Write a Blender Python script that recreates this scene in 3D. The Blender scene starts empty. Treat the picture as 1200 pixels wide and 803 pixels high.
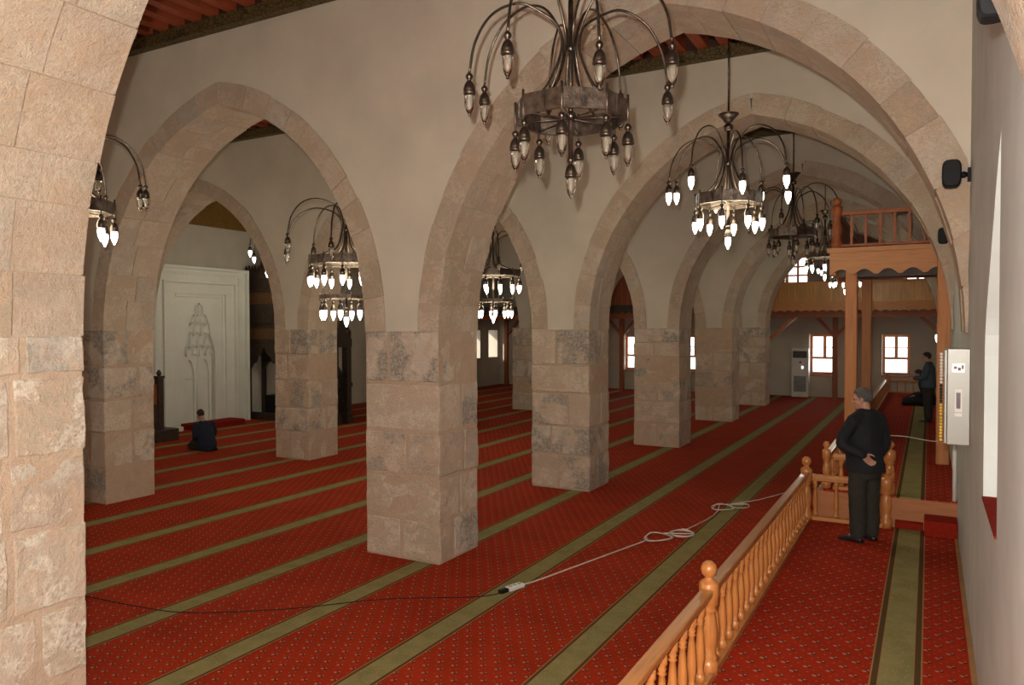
import bpy, bmesh, math, random
from mathutils import Vector, Matrix, noise
R = random.Random(7)
PI = math.pi
scn = bpy.context.scene
COL = scn.collection
rad = math.radians

# ------------------------------------------------------------------ helpers
def link(o, parent=None):
    COL.objects.link(o)
    if parent is not None:
        o.parent = parent
    return o

def tag(o, label, cat, group=None):
    o['label'] = label
    o['category'] = cat
    if group:
        o['group'] = group
    return o

def thing(name, label, cat, loc=(0, 0, 0), rz=0.0, group=None):
    o = bpy.data.objects.new(name, None)
    o.empty_display_size = 0.1
    link(o)
    o.location = loc
    o.rotation_euler = (0, 0, rz)
    return tag(o, label, cat, group)

def dup(root, loc=None, rz=None, label=None, group=None):
    r = root.copy()
    COL.objects.link(r)
    if loc is not None:
        r.location = loc
    if rz is not None:
        r.rotation_euler = (0, 0, rz)
    if label:
        r['label'] = label
    if group:
        r['group'] = group
    for ch in list(root.children):
        c = ch.copy()
        COL.objects.link(c)
        c.parent = r
        for g in list(ch.children):
            d = g.copy()
            COL.objects.link(d)
            d.parent = c
    return r

class MB:
    """collects shapes that become ONE mesh object"""
    def __init__(self):
        self.bm = bmesh.new()
        self.lay = self.bm.loops.layers.float_color.new('blk')
        self.val = 0.5
    def _paint(self, faces, v=None):
        v = self.val if v is None else v
        for f in faces:
            for l in f.loops:
                l[self.lay] = (v, v, v, 1)
    def mesh(self, verts, faces, smooth=False):
        vs = [self.bm.verts.new(v) for v in verts]
        out = []
        for f in faces:
            try:
                fc = self.bm.faces.new([vs[i] for i in f])
                fc.smooth = smooth
                out.append(fc)
            except ValueError:
                pass
        self._paint(out)
        return vs, out
    def box(self, x0, y0, z0, x1, y1, z1):
        v = [(x0, y0, z0), (x1, y0, z0), (x1, y1, z0), (x0, y1, z0), (x0, y0, z1), (x1, y0, z1), (x1, y1, z1), (x0, y1, z1)]
        return self.mesh(v, [(0, 3, 2, 1), (4, 5, 6, 7), (0, 1, 5, 4), (1, 2, 6, 5), (2, 3, 7, 6), (3, 0, 4, 7)])
    def hexa(self, v):
        return self.mesh(v, [(0, 3, 2, 1), (4, 5, 6, 7), (0, 1, 5, 4), (1, 2, 6, 5), (2, 3, 7, 6), (3, 0, 4, 7)])
    def bar(self, a, b, w, h, up=(0, 0, 1)):
        a, b = Vector(a), Vector(b)
        d = (b - a).normalized()
        s = d.cross(Vector(up))
        if s.length < 1e-4:
            s = d.cross(Vector((1, 0, 0)))
        s.normalize()
        u = s.cross(d)
        v = []
        for p in (a, b):
            for i, j in ((-1, -1), (1, -1), (1, 1), (-1, 1)):
                v.append(p + s * (i * w / 2) + u * (j * h / 2))
        return self.mesh(v, [(0, 1, 2, 3), (7, 6, 5, 4), (0, 4, 5, 1), (1, 5, 6, 2), (2, 6, 7, 3), (3, 7, 4, 0)])
    def lathe(self, prof, n=12, loc=(0, 0, 0), smooth=True, ex=1.0, ey=1.0):
        vs, fs = [], []
        for (r, z) in prof:
            for k in range(n):
                a = 2 * PI * k / n
                vs.append((loc[0] + max(r, 1e-4) * ex * math.cos(a), loc[1] + max(r, 1e-4) * ey * math.sin(a), loc[2] + z))
        m = len(prof)
        for i in range(m - 1):
            for k in range(n):
                k2 = (k + 1) % n
                fs.append((i * n + k, i * n + k2, (i + 1) * n + k2, (i + 1) * n + k))
        fs.append(tuple(reversed(range(n))))
        fs.append(tuple(range((m - 1) * n, m * n)))
        return self.mesh(vs, fs, smooth)
    def tube(self, pts, r, n=8, smooth=True, ry=None):
        """r: float or list; optional elliptical ry along the frame's second axis"""
        pts = [Vector(p) for p in pts]
        rs = r if isinstance(r, (list, tuple)) else [r] * len(pts)
        rys = rs if ry is None else (ry if isinstance(ry, (list, tuple)) else [ry] * len(pts))
        vs, fs = [], []
        up = Vector((0, 0, 1))
        t0 = (pts[1] - pts[0]).normalized()
        s = t0.cross(up)
        if s.length < 1e-3:
            s = Vector((1, 0, 0))
        s.normalize()
        for i, p in enumerate(pts):
            t = (pts[min(i + 1, len(pts) - 1)] - pts[max(i - 1, 0)]).normalized()
            s = (s - t * s.dot(t))
            if s.length < 1e-6:
                s = t.orthogonal()
            s.normalize()
            u = t.cross(s)
            for k in range(n):
                a = 2 * PI * k / n
                vs.append(p + s * (rs[i] * math.cos(a)) + u * (rys[i] * math.sin(a)))
        for i in range(len(pts) - 1):
            for k in range(n):
                k2 = (k + 1) % n
                fs.append((i * n + k, i * n + k2, (i + 1) * n + k2, (i + 1) * n + k))
        fs.append(tuple(reversed(range(n))))
        fs.append(tuple(range((len(pts) - 1) * n, len(pts) * n)))
        return self.mesh(vs, fs, smooth)
    def ball(self, c, rx, ry=None, rz=None, n=14, m=9, rot=None):
        ry = rx if ry is None else ry
        rz = rx if rz is None else rz
        vs, fs = [], []
        for i in range(m + 1):
            t = PI * i / m
            for k in range(n):
                a = 2 * PI * k / n
                s = max(math.sin(t), 1e-3)
                v = Vector((rx * s * math.cos(a), ry * s * math.sin(a), -rz * math.cos(t)))
                if rot is not None:
                    v = rot @ v
                vs.append(v + Vector(c))
        for i in range(m):
            for k in range(n):
                k2 = (k + 1) % n
                fs.append((i * n + k, i * n + k2, (i + 1) * n + k2, (i + 1) * n + k))
        fs.append(tuple(reversed(range(n))))
        fs.append(tuple(range(m * n, (m + 1) * n)))
        return self.mesh(vs, fs, True)
    def prism(self, poly, fn, d0, d1):
        """poly: list of (u,v); fn(u,v,d) -> point; a solid between depths d0 and d1"""
        n = len(poly)
        vs = [fn(u, v, d0) for u, v in poly] + [fn(u, v, d1) for u, v in poly]
        fs = [tuple(range(n)), tuple(reversed(range(n, 2 * n)))]
        for i in range(n):
            j = (i + 1) % n
            fs.append((i, i + n, j + n, j))
        return self.mesh(vs, fs)
    def build(self, name, mat, parent=None, normals=True, bevel=0.0, loc=None):
        if normals:
            bmesh.ops.recalc_face_normals(self.bm, faces=self.bm.faces)
        me = bpy.data.meshes.new(name)
        self.bm.to_mesh(me)
        self.bm.free()
        me.materials.append(mat)
        o = bpy.data.objects.new(name, me)
        link(o, parent)
        if loc is not None:
            o.location = loc
        if bevel > 0:
            b = o.modifiers.new('bevel', 'BEVEL')
            b.width = bevel
            b.segments = 2
            b.limit_method = 'ANGLE'
        return o

def struct(o):
    o['kind'] = 'structure'
    return o

# ------------------------------------------------------------------ materials
def new_mat(name):
    m = bpy.data.materials.new(name)
    m.use_nodes = True
    nt = m.node_tree
    nt.nodes.clear()
    out = nt.nodes.new('ShaderNodeOutputMaterial')
    b = nt.nodes.new('ShaderNodeBsdfPrincipled')
    nt.links.new(b.outputs[0], out.inputs[0])
    return m, nt, b

def nd(nt, t, ins=None, **kw):
    n = nt.nodes.new(t)
    for k, v in kw.items():
        setattr(n, k, v)
    for k, v in (ins or {}).items():
        if hasattr(v, 'is_output') or isinstance(v, bpy.types.NodeSocket):
            nt.links.new(v, n.inputs[k])
        else:
            n.inputs[k].default_value = v
    return n

def M(nt, op, a, b=None, c=None):
    ins = {0: a}
    if b is not None:
        ins[1] = b
    if c is not None:
        ins[2] = c
    return nd(nt, 'ShaderNodeMath', ins, operation=op).outputs[0]

def mix(nt, f, a, b, mode='MIX'):
    n = nt.nodes.new('ShaderNodeMix')
    n.data_type = 'RGBA'
    n.blend_type = mode
    for i, v in ((0, f), (6, a), (7, b)):
        if isinstance(v, bpy.types.NodeSocket):
            nt.links.new(v, n.inputs[i])
        else:
            n.inputs[i].default_value = (v if i == 0 else (tuple(v) + (1,) if len(v) == 3 else v))
    return n.outputs[2]

def ramp(nt, f, stops):
    n = nt.nodes.new('ShaderNodeValToRGB')
    e = n.color_ramp.elements
    while len(e) < len(stops):
        e.new(0.5)
    for i, (p, c) in enumerate(stops):
        e[i].position = p
        e[i].color = tuple(c) + (1,) if len(c) == 3 else c
    nt.links.new(f, n.inputs[0])
    return n.outputs[0]

def bump(nt, b, h, strength=0.3, dist=0.02):
    n = nd(nt, 'ShaderNodeBump', {'Height': h, 'Strength': strength, 'Distance': dist})
    nt.links.new(n.outputs[0], b.inputs['Normal'])

def pos(nt):
    return nd(nt, 'ShaderNodeNewGeometry').outputs['Position']

def noise_t(nt, vec, scale, detail=4, rough=0.55):
    return nd(nt, 'ShaderNodeTexNoise', {'Vector': vec, 'Scale': scale, 'Detail': detail, 'Roughness': rough}).outputs[0]

def plaster(name, c, var=0.06, scale=1.2):
    m, nt, b = new_mat(name)
    p = pos(nt)
    n1 = noise_t(nt, p, scale, 5)
    n2 = noise_t(nt, p, 60, 3)
    mp = nd(nt, 'ShaderNodeMapping', {'Vector': p, 'Scale': (0.6, 0.6, 11.0)})
    n3 = noise_t(nt, mp.outputs[0], 1.6, 3)
    dark = tuple(x * (1 - var * 2) for x in c)
    lite = tuple(min(1, x * (1 + var)) for x in c)
    col = ramp(nt, n1, [(0.3, dark), (0.7, lite)])
    col = mix(nt, M(nt, 'MULTIPLY', n3, 0.12), col, tuple(x * 0.7 for x in c))
    nt.links.new(col, b.inputs['Base Color'])
    b.inputs['Roughness'].default_value = 0.95
    bump(nt, b, M(nt, 'ADD', M(nt, 'MULTIPLY', n2, 0.4), M(nt, 'MULTIPLY', n3, 0.6)), 0.12, 0.01)
    return m

def stone_mat(name, tint=(1, 1, 1), grey=0.5, pale=0.5):
    m, nt, b = new_mat(name)
    p = pos(nt)
    att = nd(nt, 'ShaderNodeAttribute', attribute_name='blk').outputs['Fac']
    mort = M(nt, 'GREATER_THAN', att, 1.5)
    stone = M(nt, 'SUBTRACT', 1.0, mort)
    a = M(nt, 'MINIMUM', att, 1.0)
    off = nd(nt, 'ShaderNodeCombineXYZ', {0: M(nt, 'MULTIPLY', a, 17.0), 1: M(nt, 'MULTIPLY', a, 9.0), 2: 0.0})
    pv = nd(nt, 'ShaderNodeVectorMath', {0: p, 1: off.outputs[0]}, operation='ADD').outputs[0]
    n0 = noise_t(nt, pv, 2.6, 7, 0.68)
    n1 = noise_t(nt, pv, 6.5, 6, 0.72)
    n2 = noise_t(nt, pv, 26, 5, 0.8)
    n3 = noise_t(nt, pv, 110, 2, 0.6)
    T = lambda c: tuple(c[i] * tint[i] for i in range(3))
    BW = [(0, 0, 0), (1, 1, 1)]
    base = ramp(nt, a, [(0.0, T((0.47, 0.37, 0.275))), (0.3, T((0.57, 0.46, 0.36))), (0.55, T((0.54, 0.41, 0.31))), (0.8, T((0.60, 0.51, 0.42))), (1.0, T((0.50, 0.43, 0.355)))])
    # mortar smeared over the edges and hollows
    smear = ramp(nt, n1, [(0.49, BW[0]), (0.56, BW[1])])
    col = mix(nt, M(nt, 'MULTIPLY', smear, 0.75), base, T((0.565, 0.415, 0.30)))
    # pale, rough chiselled patches
    pt = M(nt, 'MULTIPLY', ramp(nt, n0, [(0.48, BW[0]), (0.54, BW[1])]), ramp(nt, n2, [(0.42, BW[0]), (0.54, BW[1])]))
    col = mix(nt, M(nt, 'MULTIPLY', pt, pale), col, T((0.72, 0.64, 0.54)))
    # grey weathering in some stones
    g = M(nt, 'MULTIPLY', ramp(nt, noise_t(nt, pv, 1.7, 5, 0.65), [(0.45, BW[0]), (0.53, BW[1])]), ramp(nt, n2, [(0.40, BW[0]), (0.54, BW[1])]))
    g = M(nt, 'MULTIPLY', g, ramp(nt, a, [(0.30, BW[0]), (0.70, BW[1])]))
    col = mix(nt, M(nt, 'MULTIPLY', g, grey), col, T((0.25, 0.225, 0.20)))
    pit = ramp(nt, n2, [(0.30, BW[1]), (0.43, BW[0])])
    col = mix(nt, M(nt, 'MULTIPLY', M(nt, 'MULTIPLY', pit, stone), 0.55), col, T((0.33, 0.25, 0.18)))
    mc = mix(nt, ramp(nt, n1, [(0.3, BW[0]), (0.7, BW[1])]), T((0.47, 0.34, 0.245)), T((0.57, 0.42, 0.305)))
    col = mix(nt, mort, col, mc)
    nt.links.new(col, b.inputs['Base Color'])
    b.inputs['Roughness'].default_value = 0.95
    b.inputs['Specular IOR Level'].default_value = 0.2
    h = M(nt, 'ADD', M(nt, 'ADD', M(nt, 'MULTIPLY', n2, 0.9), M(nt, 'MULTIPLY', n3, 0.3)), M(nt, 'MULTIPLY', n1, 0.8))
    bump(nt, b, h, 0.85, 0.03)
    return m

def wood(name, c, rough=0.45, scale=(14, 14, 1.0), contrast=0.35, knots=False):
    m, nt, b = new_mat(name)
    tc = nd(nt, 'ShaderNodeTexCoord').outputs['Object']
    mp = nd(nt, 'ShaderNodeMapping', {'Vector': tc, 'Scale': scale})
    n1 = noise_t(nt, mp.outputs[0], 2.5, 6, 0.6)
    n2 = noise_t(nt, tc, 1.7, 3)
    dark = tuple(x * (1 - contrast) for x in c)
    lite = tuple(min(1, x * (1 + contrast * 0.6)) for x in c)
    col = ramp(nt, n1, [(0.3, dark), (0.5, c), (0.72, lite)])
    col = mix(nt, M(nt, 'MULTIPLY', n2, 0.35), col, tuple(x * 0.7 for x in c))
    nt.links.new(col, b.inputs['Base Color'])
    b.inputs['Roughness'].default_value = rough
    b.inputs['Coat Weight'].default_value = 0.25 if rough < 0.5 else 0.0
    bump(nt, b, n1, 0.08, 0.01)
    return m

def boards(name, c, width, axis=0, rough=0.5):
    m, nt, b = new_mat(name)
    p = pos(nt)
    s = nd(nt, 'ShaderNodeSeparateXYZ', {0: p})
    u = M(nt, 'DIVIDE', s.outputs[axis], width)
    fr = M(nt, 'FRACT', u)
    fl = M(nt, 'FLOOR', u)
    w = nd(nt, 'ShaderNodeTexWhiteNoise', {'W': fl}, noise_dimensions='1D').outputs[0]
    mp = nd(nt, 'ShaderNodeMapping', {'Vector': p, 'Scale': (9, 9, 0.8) if axis == 0 else (9, 0.8, 9)})
    n1 = noise_t(nt, mp.outputs[0], 2.0, 5)
    col = ramp(nt, n1, [(0.3, tuple(x * 0.7 for x in c)), (0.7, tuple(min(1, x * 1.2) for x in c))])
    col = mix(nt, M(nt, 'MULTIPLY', w, 0.35), col, tuple(x * 0.6 for x in c))
    gap = M(nt, 'LESS_THAN', fr, 0.06)
    col = mix(nt, M(nt, 'MULTIPLY', gap, 0.75), col, tuple(x * 0.15 for x in c))
    nt.links.new(col, b.inputs['Base Color'])
    b.inputs['Roughness'].default_value = rough
    return m

def carpet(name, x0, period, red=(0.37, 0.028, 0.006), hw=0.112, edge=0.034):
    m, nt, b = new_mat(name)
    p = pos(nt)
    s = nd(nt, 'ShaderNodeSeparateXYZ', {0: p})
    x, y = s.outputs[0], s.outputs[1]
    if period:
        t = M(nt, 'SUBTRACT', x, x0)
        k = M(nt, 'ROUND', M(nt, 'DIVIDE', t, period))
        d = M(nt, 'ABSOLUTE', M(nt, 'SUBTRACT', t, M(nt, 'MULTIPLY', k, period)))
    else:
        d = M(nt, 'ABSOLUTE', M(nt, 'SUBTRACT', x, x0))
    # red field with rows of small motifs
    C = 0.145
    u0 = M(nt, 'DIVIDE', x, C)
    v0 = M(nt, 'DIVIDE', y, C * 0.8)
    row = M(nt, 'FLOOR', v0)
    u = M(nt, 'ADD', u0, M(nt, 'MULTIPLY', M(nt, 'MODULO', M(nt, 'ABSOLUTE', row), 2.0), 0.5))
    fu = M(nt, 'SUBTRACT', M(nt, 'FRACT', u), 0.5)
    fv = M(nt, 'SUBTRACT', M(nt, 'FRACT', v0), 0.5)
    def dot(cx, cy, rr):
        a = M(nt, 'SUBTRACT', fu, cx)
        c = M(nt, 'SUBTRACT', fv, cy)
        q = M(nt, 'ADD', M(nt, 'MULTIPLY', a, a), M(nt, 'MULTIPLY', c, c))
        return M(nt, 'LESS_THAN', q, rr * rr)
    n = noise_t(nt, p, 2.0, 4)
    nf = noise_t(nt, p, 160, 2)
    fld = ramp(nt, n, [(0.3, tuple(q * 0.82 for q in red)), (0.7, tuple(q * 1.12 for q in red))])
    fld = mix(nt, M(nt, 'MULTIPLY', nf, 0.4), fld, tuple(q * 0.6 for q in red))
    fld = mix(nt, M(nt, 'MULTIPLY', dot(0.10, 0.05, 0.17), 0.85), fld, (0.06, 0.02, 0.012))
    fld = mix(nt, M(nt, 'MULTIPLY', dot(-0.02, -0.02, 0.105), 0.85), fld, (0.46, 0.20, 0.13))
    fld = mix(nt, M(nt, 'MULTIPLY', dot(0.15, 0.16, 0.06), 0.7), fld, (0.50, 0.30, 0.2))
    fld = mix(nt, dot(-0.36, 0.30, 0.06), fld, (0.36, 0.09, 0.03))
    fld = mix(nt, dot(0.38, -0.34, 0.05), fld, (0.36, 0.09, 0.03))
    # green band with mottled leaf pattern
    vo = nd(nt, 'ShaderNodeTexVoronoi', {'Vector': p, 'Scale': 34.0}).outputs['Distance']
    grn = ramp(nt, noise_t(nt, p, 5, 3), [(0.3, (0.235, 0.200, 0.075)), (0.7, (0.32, 0.275, 0.115))])
    grn = mix(nt, ramp(nt, vo, [(0.22, (1, 1, 1)), (0.34, (0, 0, 0))]), grn, (0.42, 0.26, 0.13))
    grn = mix(nt, M(nt, 'MULTIPLY', nf, 0.5), grn, (0.14, 0.135, 0.045))
    brd = mix(nt, M(nt, 'MULTIPLY', nf, 0.6), (0.060, 0.035, 0.014), (0.15, 0.085, 0.03))
    line = (0.34, 0.17, 0.06)
    e1, e2 = hw, hw + edge
    col = mix(nt, M(nt, 'LESS_THAN', d, e2 + 0.010), fld, line)
    col = mix(nt, M(nt, 'LESS_THAN', d, e2), col, brd)
    col = mix(nt, M(nt, 'LESS_THAN', d, e1 + 0.006), col, line)
    col = mix(nt, M(nt, 'LESS_THAN', d, e1), col, grn)
    nt.links.new(col, b.inputs['Base Color'])
    b.inputs['Roughness'].default_value = 1.0
    b.inputs['Specular IOR Level'].default_value = 0.1
    bump(nt, b, nf, 0.3, 0.01)
    return m

def simple(name, c, rough=0.6, metal=0.0, bumpiness=0.0, var=0.15, scale=8, spec=0.5):
    m, nt, b = new_mat(name)
    tc = nd(nt, 'ShaderNodeTexCoord').outputs['Object']
    n1 = noise_t(nt, tc, scale, 4)
    col = ramp(nt, n1, [(0.3, tuple(x * (1 - var) for x in c)), (0.7, tuple(min(1, x * (1 + var)) for x in c))])
    nt.links.new(col, b.inputs['Base Color'])
    b.inputs['Roughness'].default_value = rough
    b.inputs['Metallic'].default_value = metal
    b.inputs['Specular IOR Level'].default_value = spec
    if bumpiness:
        bump(nt, b, noise_t(nt, tc, scale * 5, 3), bumpiness, 0.01)
    return m

def emit(name, c, s):
    m, nt, b = new_mat(name)
    b.inputs['Base Color'].default_value = (0.8, 0.8, 0.8, 1)
    lw = nd(nt, 'ShaderNodeTexNoise', {'Scale': 3.0})
    col = mix(nt, M(nt, 'MULTIPLY', lw.outputs[0], 0.1), c, tuple(x * 0.9 for x in c))
    nt.links.new(col, b.inputs['Emission Color'])
    b.inputs['Emission Strength'].default_value = s
    return m

def glass_mat(name, c=(1, 1, 1), rough=0.03):
    m, nt, b = new_mat(name)
    b.inputs['Base Color'].default_value = (*c, 1)
    b.inputs['Roughness'].default_value = rough
    b.inputs['Transmission Weight'].default_value = 1.0
    b.inputs['IOR'].default_value = 1.45
    return m

def pane_mat(name):
    m = bpy.data.materials.new(name)
    m.use_nodes = True
    nt = m.node_tree
    nt.nodes.clear()
    out = nt.nodes.new('ShaderNodeOutputMaterial')
    tr = nt.nodes.new('ShaderNodeBsdfTransparent')
    gl = nt.nodes.new('ShaderNodeBsdfGlossy')
    gl.inputs['Roughness'].default_value = 0.05
    mx = nt.nodes.new('ShaderNodeMixShader')
    n = nt.nodes.new('ShaderNodeTexNoise')
    n.inputs['Scale'].default_value = 2.0
    f = M(nt, 'MULTIPLY', n.outputs[0], 0.1)
    nt.links.new(f, mx.inputs[0])
    nt.links.new(tr.outputs[0], mx.inputs[1])
    nt.links.new(gl.outputs[0], mx.inputs[2])
    nt.links.new(mx.outputs[0], out.inputs[0])
    return m

def ornament(name, a, bcol, scale=18):
    m, nt, b = new_mat(name)
    p = pos(nt)
    v = nd(nt, 'ShaderNodeTexVoronoi', {'Vector': p, 'Scale': scale}, feature='DISTANCE_TO_EDGE').outputs['Distance']
    w = noise_t(nt, p, scale * 0.7, 3)
    f = ramp(nt, v, [(0.04, (0, 0, 0)), (0.12, (1, 1, 1))])
    col = mix(nt, f, a, bcol)
    col = mix(nt, M(nt, 'MULTIPLY', w, 0.5), col, tuple(x * 0.4 for x in a))
    nt.links.new(col, b.inputs['Base Color'])
    b.inputs['Roughness'].default_value = 0.6
    bump(nt, b, f, 0.4, 0.02)
    return m

m_plaster = plaster('plaster_cream', (0.60, 0.53, 0.43))
m_plaster_far = plaster('plaster_far', (0.56, 0.51, 0.42))
m_plaster_grey = plaster('plaster_grey', (0.60, 0.635, 0.62), 0.06, 2.0)
m_plaster_white = plaster('plaster_white', (0.80, 0.72, 0.64), 0.03, 2.0)
m_mihrab = plaster('white_plaster_carving', (0.76, 0.76, 0.68), 0.03, 2.0)
m_stone = stone_mat('limestone', (1.10, 1.10, 1.09), 0.9, 0.55)
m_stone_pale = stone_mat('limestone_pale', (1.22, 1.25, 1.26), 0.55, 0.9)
m_arch = stone_mat('limestone_arch', (1.04, 1.03, 1.0), 0.35, 0.4)
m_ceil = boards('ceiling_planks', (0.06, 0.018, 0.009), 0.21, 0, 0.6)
m_joist = wood('joist_red', (0.32, 0.065, 0.024), 0.5, (10, 0.8, 10))
m_frieze = ornament('painted_frieze', (0.028, 0.022, 0.010), (0.15, 0.095, 0.022), 15)
m_gold = ornament('gold_brown_timber', (0.20, 0.10, 0.012), (0.26, 0.14, 0.018), 9)
m_carpet = carpet('carpet_main', -2.72, 1.355)
m_carpet_plat = carpet('carpet_platform', -0.175, None, (0.36, 0.024, 0.006), 0.102, 0.044)
m_red = simple('red_carpet_plain', (0.24, 0.016, 0.007), 1.0, 0, 0.3, 0.15, 30, 0.1)
m_rail = wood('varnished_pine', (0.50, 0.185, 0.050), 0.32, (18, 18, 1.5), 0.25)
m_rail_y = wood('varnished_pine_rail', (0.46, 0.185, 0.055), 0.30, (18, 1.2, 18), 0.3)
m_beam = wood('pine_beam', (0.52, 0.205, 0.050), 0.5, (1.2, 12, 12), 0.25)
m_post = wood('pine_post', (0.50, 0.185, 0.048), 0.55, (9, 9, 0.7), 0.3)
m_riser = wood('riser_board', (0.40, 0.135, 0.036), 0.55, (1.0, 10, 10), 0.25)
m_panel = wood('red_stained_panel', (0.32, 0.085, 0.022), 0.55, (10, 10, 1.0), 0.25)
m_boards = boards('pine_boards', (0.56, 0.26, 0.05), 0.11, 0, 0.4)
m_boards_red = boards('red_boards', (0.26, 0.06, 0.02), 0.14, 0, 0.5)
m_darkwood = simple('dark_carved_wood', (0.040, 0.024, 0.014), 0.5, 0, 0.5, 0.5, 14)
m_inlay = ornament('inlay_brown', (0.05, 0.022, 0.008), (0.20, 0.085, 0.022), 26)
m_metal = simple('dark_bronze', (0.13, 0.10, 0.08), 0.32, 0.9, 0.1, 0.5, 22)
m_ring = simple('aged_bronze_band', (0.16, 0.12, 0.095), 0.42, 0.85, 0.35, 0.6, 16)
m_glass = glass_mat('bulb_glass', (0.97, 0.96, 0.93))
m_lit = emit('bulb_lit', (1.0, 0.98, 0.90), 7.0)
m_fil = simple('bulb_core', (0.80, 0.76, 0.66), 0.4, 0, 0, 0.05)
m_pane = pane_mat('window_pane')
m_frame = wood('window_frame_wood', (0.56, 0.19, 0.06), 0.4, (10, 10, 2), 0.2)
m_black = simple('black_plastic', (0.008, 0.008, 0.009), 0.6, 0, 0, 0.15, 8, 0.2)
m_white = simple('white_plastic', (0.72, 0.70, 0.66), 0.4, 0, 0, 0.04)
m_cab = simple('grey_painted_steel', (0.37, 0.36, 0.325), 0.35, 0.1, 0, 0.05)
m_cord = simple('white_cord', (0.66, 0.58, 0.50), 0.5)
m_yellow = simple('yellow_bead', (0.75, 0.48, 0.06), 0.3)
m_bluebead = simple('dark_bead', (0.02, 0.03, 0.03), 0.2)
m_skin = simple('skin', (0.42, 0.22, 0.15), 0.55, 0, 0.05, 0.08, 20)
m_hair = simple('grey_hair', (0.085, 0.080, 0.078), 0.7, 0, 0.8, 0.5, 60)
m_hair_b = simple('black_hair', (0.012, 0.010, 0.010), 0.6, 0, 0.8, 0.4, 60)
m_jacket = simple('black_suit_cloth', (0.009, 0.010, 0.013), 0.8, 0, 0.15, 0.25, 30, 0.3)
m_trouser = simple('charcoal_trouser_cloth', (0.026, 0.022, 0.017), 0.85, 0, 0.15, 0.25, 30, 0.3)
m_shoe = simple('black_leather', (0.010, 0.011, 0.014), 0.3)
m_teal = simple('teal_grey_wool', (0.055, 0.080, 0.095), 0.9, 0, 0.3, 0.25, 30, 0.3)
m_navy = simple('navy_coat_cloth', (0.012, 0.015, 0.028), 0.85, 0, 0.15, 0.25, 30, 0.3)
m_eye = simple('eye', (0.02, 0.015, 0.012), 0.2)

# ------------------------------------------------------------------ plan of the hall (metres)
CAMZ = 2.91
XR = 0.30            # right wall
XQ = -19.0           # prayer (left) wall
YF = 33.2            # far wall
YB = -2.4            # wall behind the photographer
ZT = 7.15            # top of arcade walls
ZI = 2.85            # springing
TY = [(2.28, 3.20), (7.60, 8.50), (12.24, 13.16), (17.70, 18.70), (23.25, 24.20), (28.50, 29.45)]
ROWS = [(-6.33, -5.20), (-12.78, -11.78), (-19.0, -18.20)]   # pillar rows 1, 2 and the pilasters
# arches between rows: (x left spring, x right spring, apex z)
ARCH = [(-5.20, 0.27, 6.22), (-11.78, -6.33, 6.12), (-18.20, -12.78, 6.15)]
RT = 0.31            # ring thickness

def arch_curve(x0, x1, apex, t, n=28):
    """pointed arch, offset t outwards, from the left spring to the right one; list of (x,z)"""
    a = (x1 - x0) / 2
    h = apex - ZI
    u = (a * a + h * h) / (2 * a)
    cxm = (x0 + x1) / 2
    cl, cr = x0 + u, x1 - u
    r = u + t
    # the angle at which the left arc meets the middle
    am = math.acos(max(-1, min(1, (cxm - cl) / r)))      # from +x axis
    L = [(cl + r * math.cos(PI - (PI - am) * k / n), ZI + r * math.sin(PI - (PI - am) * k / n)) for k in range(n + 1)]
    Rr = [(2 * cxm - x, z) for x, z in reversed(L)]
    return L, Rr

def arch_ext_z(x, x0, x1, apex, t):
    a = (x1 - x0) / 2
    h = apex - ZI
    u = (a * a + h * h) / (2 * a)
    cxm = (x0 + x1) / 2
    c = x0 + u if x <= cxm else x1 - u
    q = (u + t) ** 2 - (x - c) ** 2
    return None if q <= 0 else ZI + math.sqrt(q)

# ------------------------------------------------------------------ floor
mb = MB()
mb.box(XQ - 1.5, YB, -0.10, XR + 1.0, YF + 0.8, 0.0)
struct(mb.build('floor', m_carpet))
# two raised platforms by the right wall
mb = MB()
mb.box(-1.42, YB, 0.0, XR, 9.86, 0.545)
pl = struct(mb.build('floor_platform', m_riser))
mb = MB()
mb.box(-1.33, YB, 0.545, XR, 9.83, 0.56)
struct(mb.build('floor_platform_carpet', m_carpet_plat))
mb = MB()
mb.box(-1.20, 9.93, 0.0, XR, 25.6, 0.885)
struct(mb.build('floor_upper_platform', m_riser))
mb = MB()
mb.box(-1.12, 9.95, 0.885, XR, 25.5, 0.90)
struct(mb.build('floor_upper_platform_carpet', m_carpet_plat))
mb = MB()
mb.box(XR - 0.035, YB, 0.56, XR, 9.55, 0.575)
struct(mb.build('baseboard_right', simple('tan_binding', (0.30, 0.15, 0.05), 0.8)))

# ------------------------------------------------------------------ walls made of columns
def column_wall(name, us, fills, fn, d0, d1, mat):
    """us: breakpoints; fills(u_mid,u) -> list of (z0,z1); fn(u,z,d) -> point"""
    mb = MB()
    for a, b in zip(us[:-1], us[1:]):
        e = (b - a) * 1e-3
        fa, fb = fills(a + e), fills(b - e)
        if len(fa) != len(fb):
            fa = fb = fills((a + b) / 2)
        for (p0, p1), (q0, q1) in zip(fa, fb):
            if p1 - p0 < 1e-3 and q1 - q0 < 1e-3:
                continue
            mb.hexa([fn(a, p0, d0), fn(b, q0, d0), fn(b, q0, d1), fn(a, p0, d1), fn(a, p1, d0), fn(b, q1, d0), fn(b, q1, d1), fn(a, p1, d1)])
    bmesh.ops.remove_doubles(mb.bm, verts=mb.bm.verts, dist=1e-4)
    # drop the inner faces shared by two columns
    seen = {}
    for f in mb.bm.faces:
        k = tuple(round(c, 3) for c in f.calc_center_median())
        seen.setdefault(k, []).append(f)
    bmesh.ops.delete(mb.bm, geom=[f for v in seen.values() if len(v) > 1 for f in v], context='FACES_ONLY')
    return struct(mb.build(name, mat))

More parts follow.
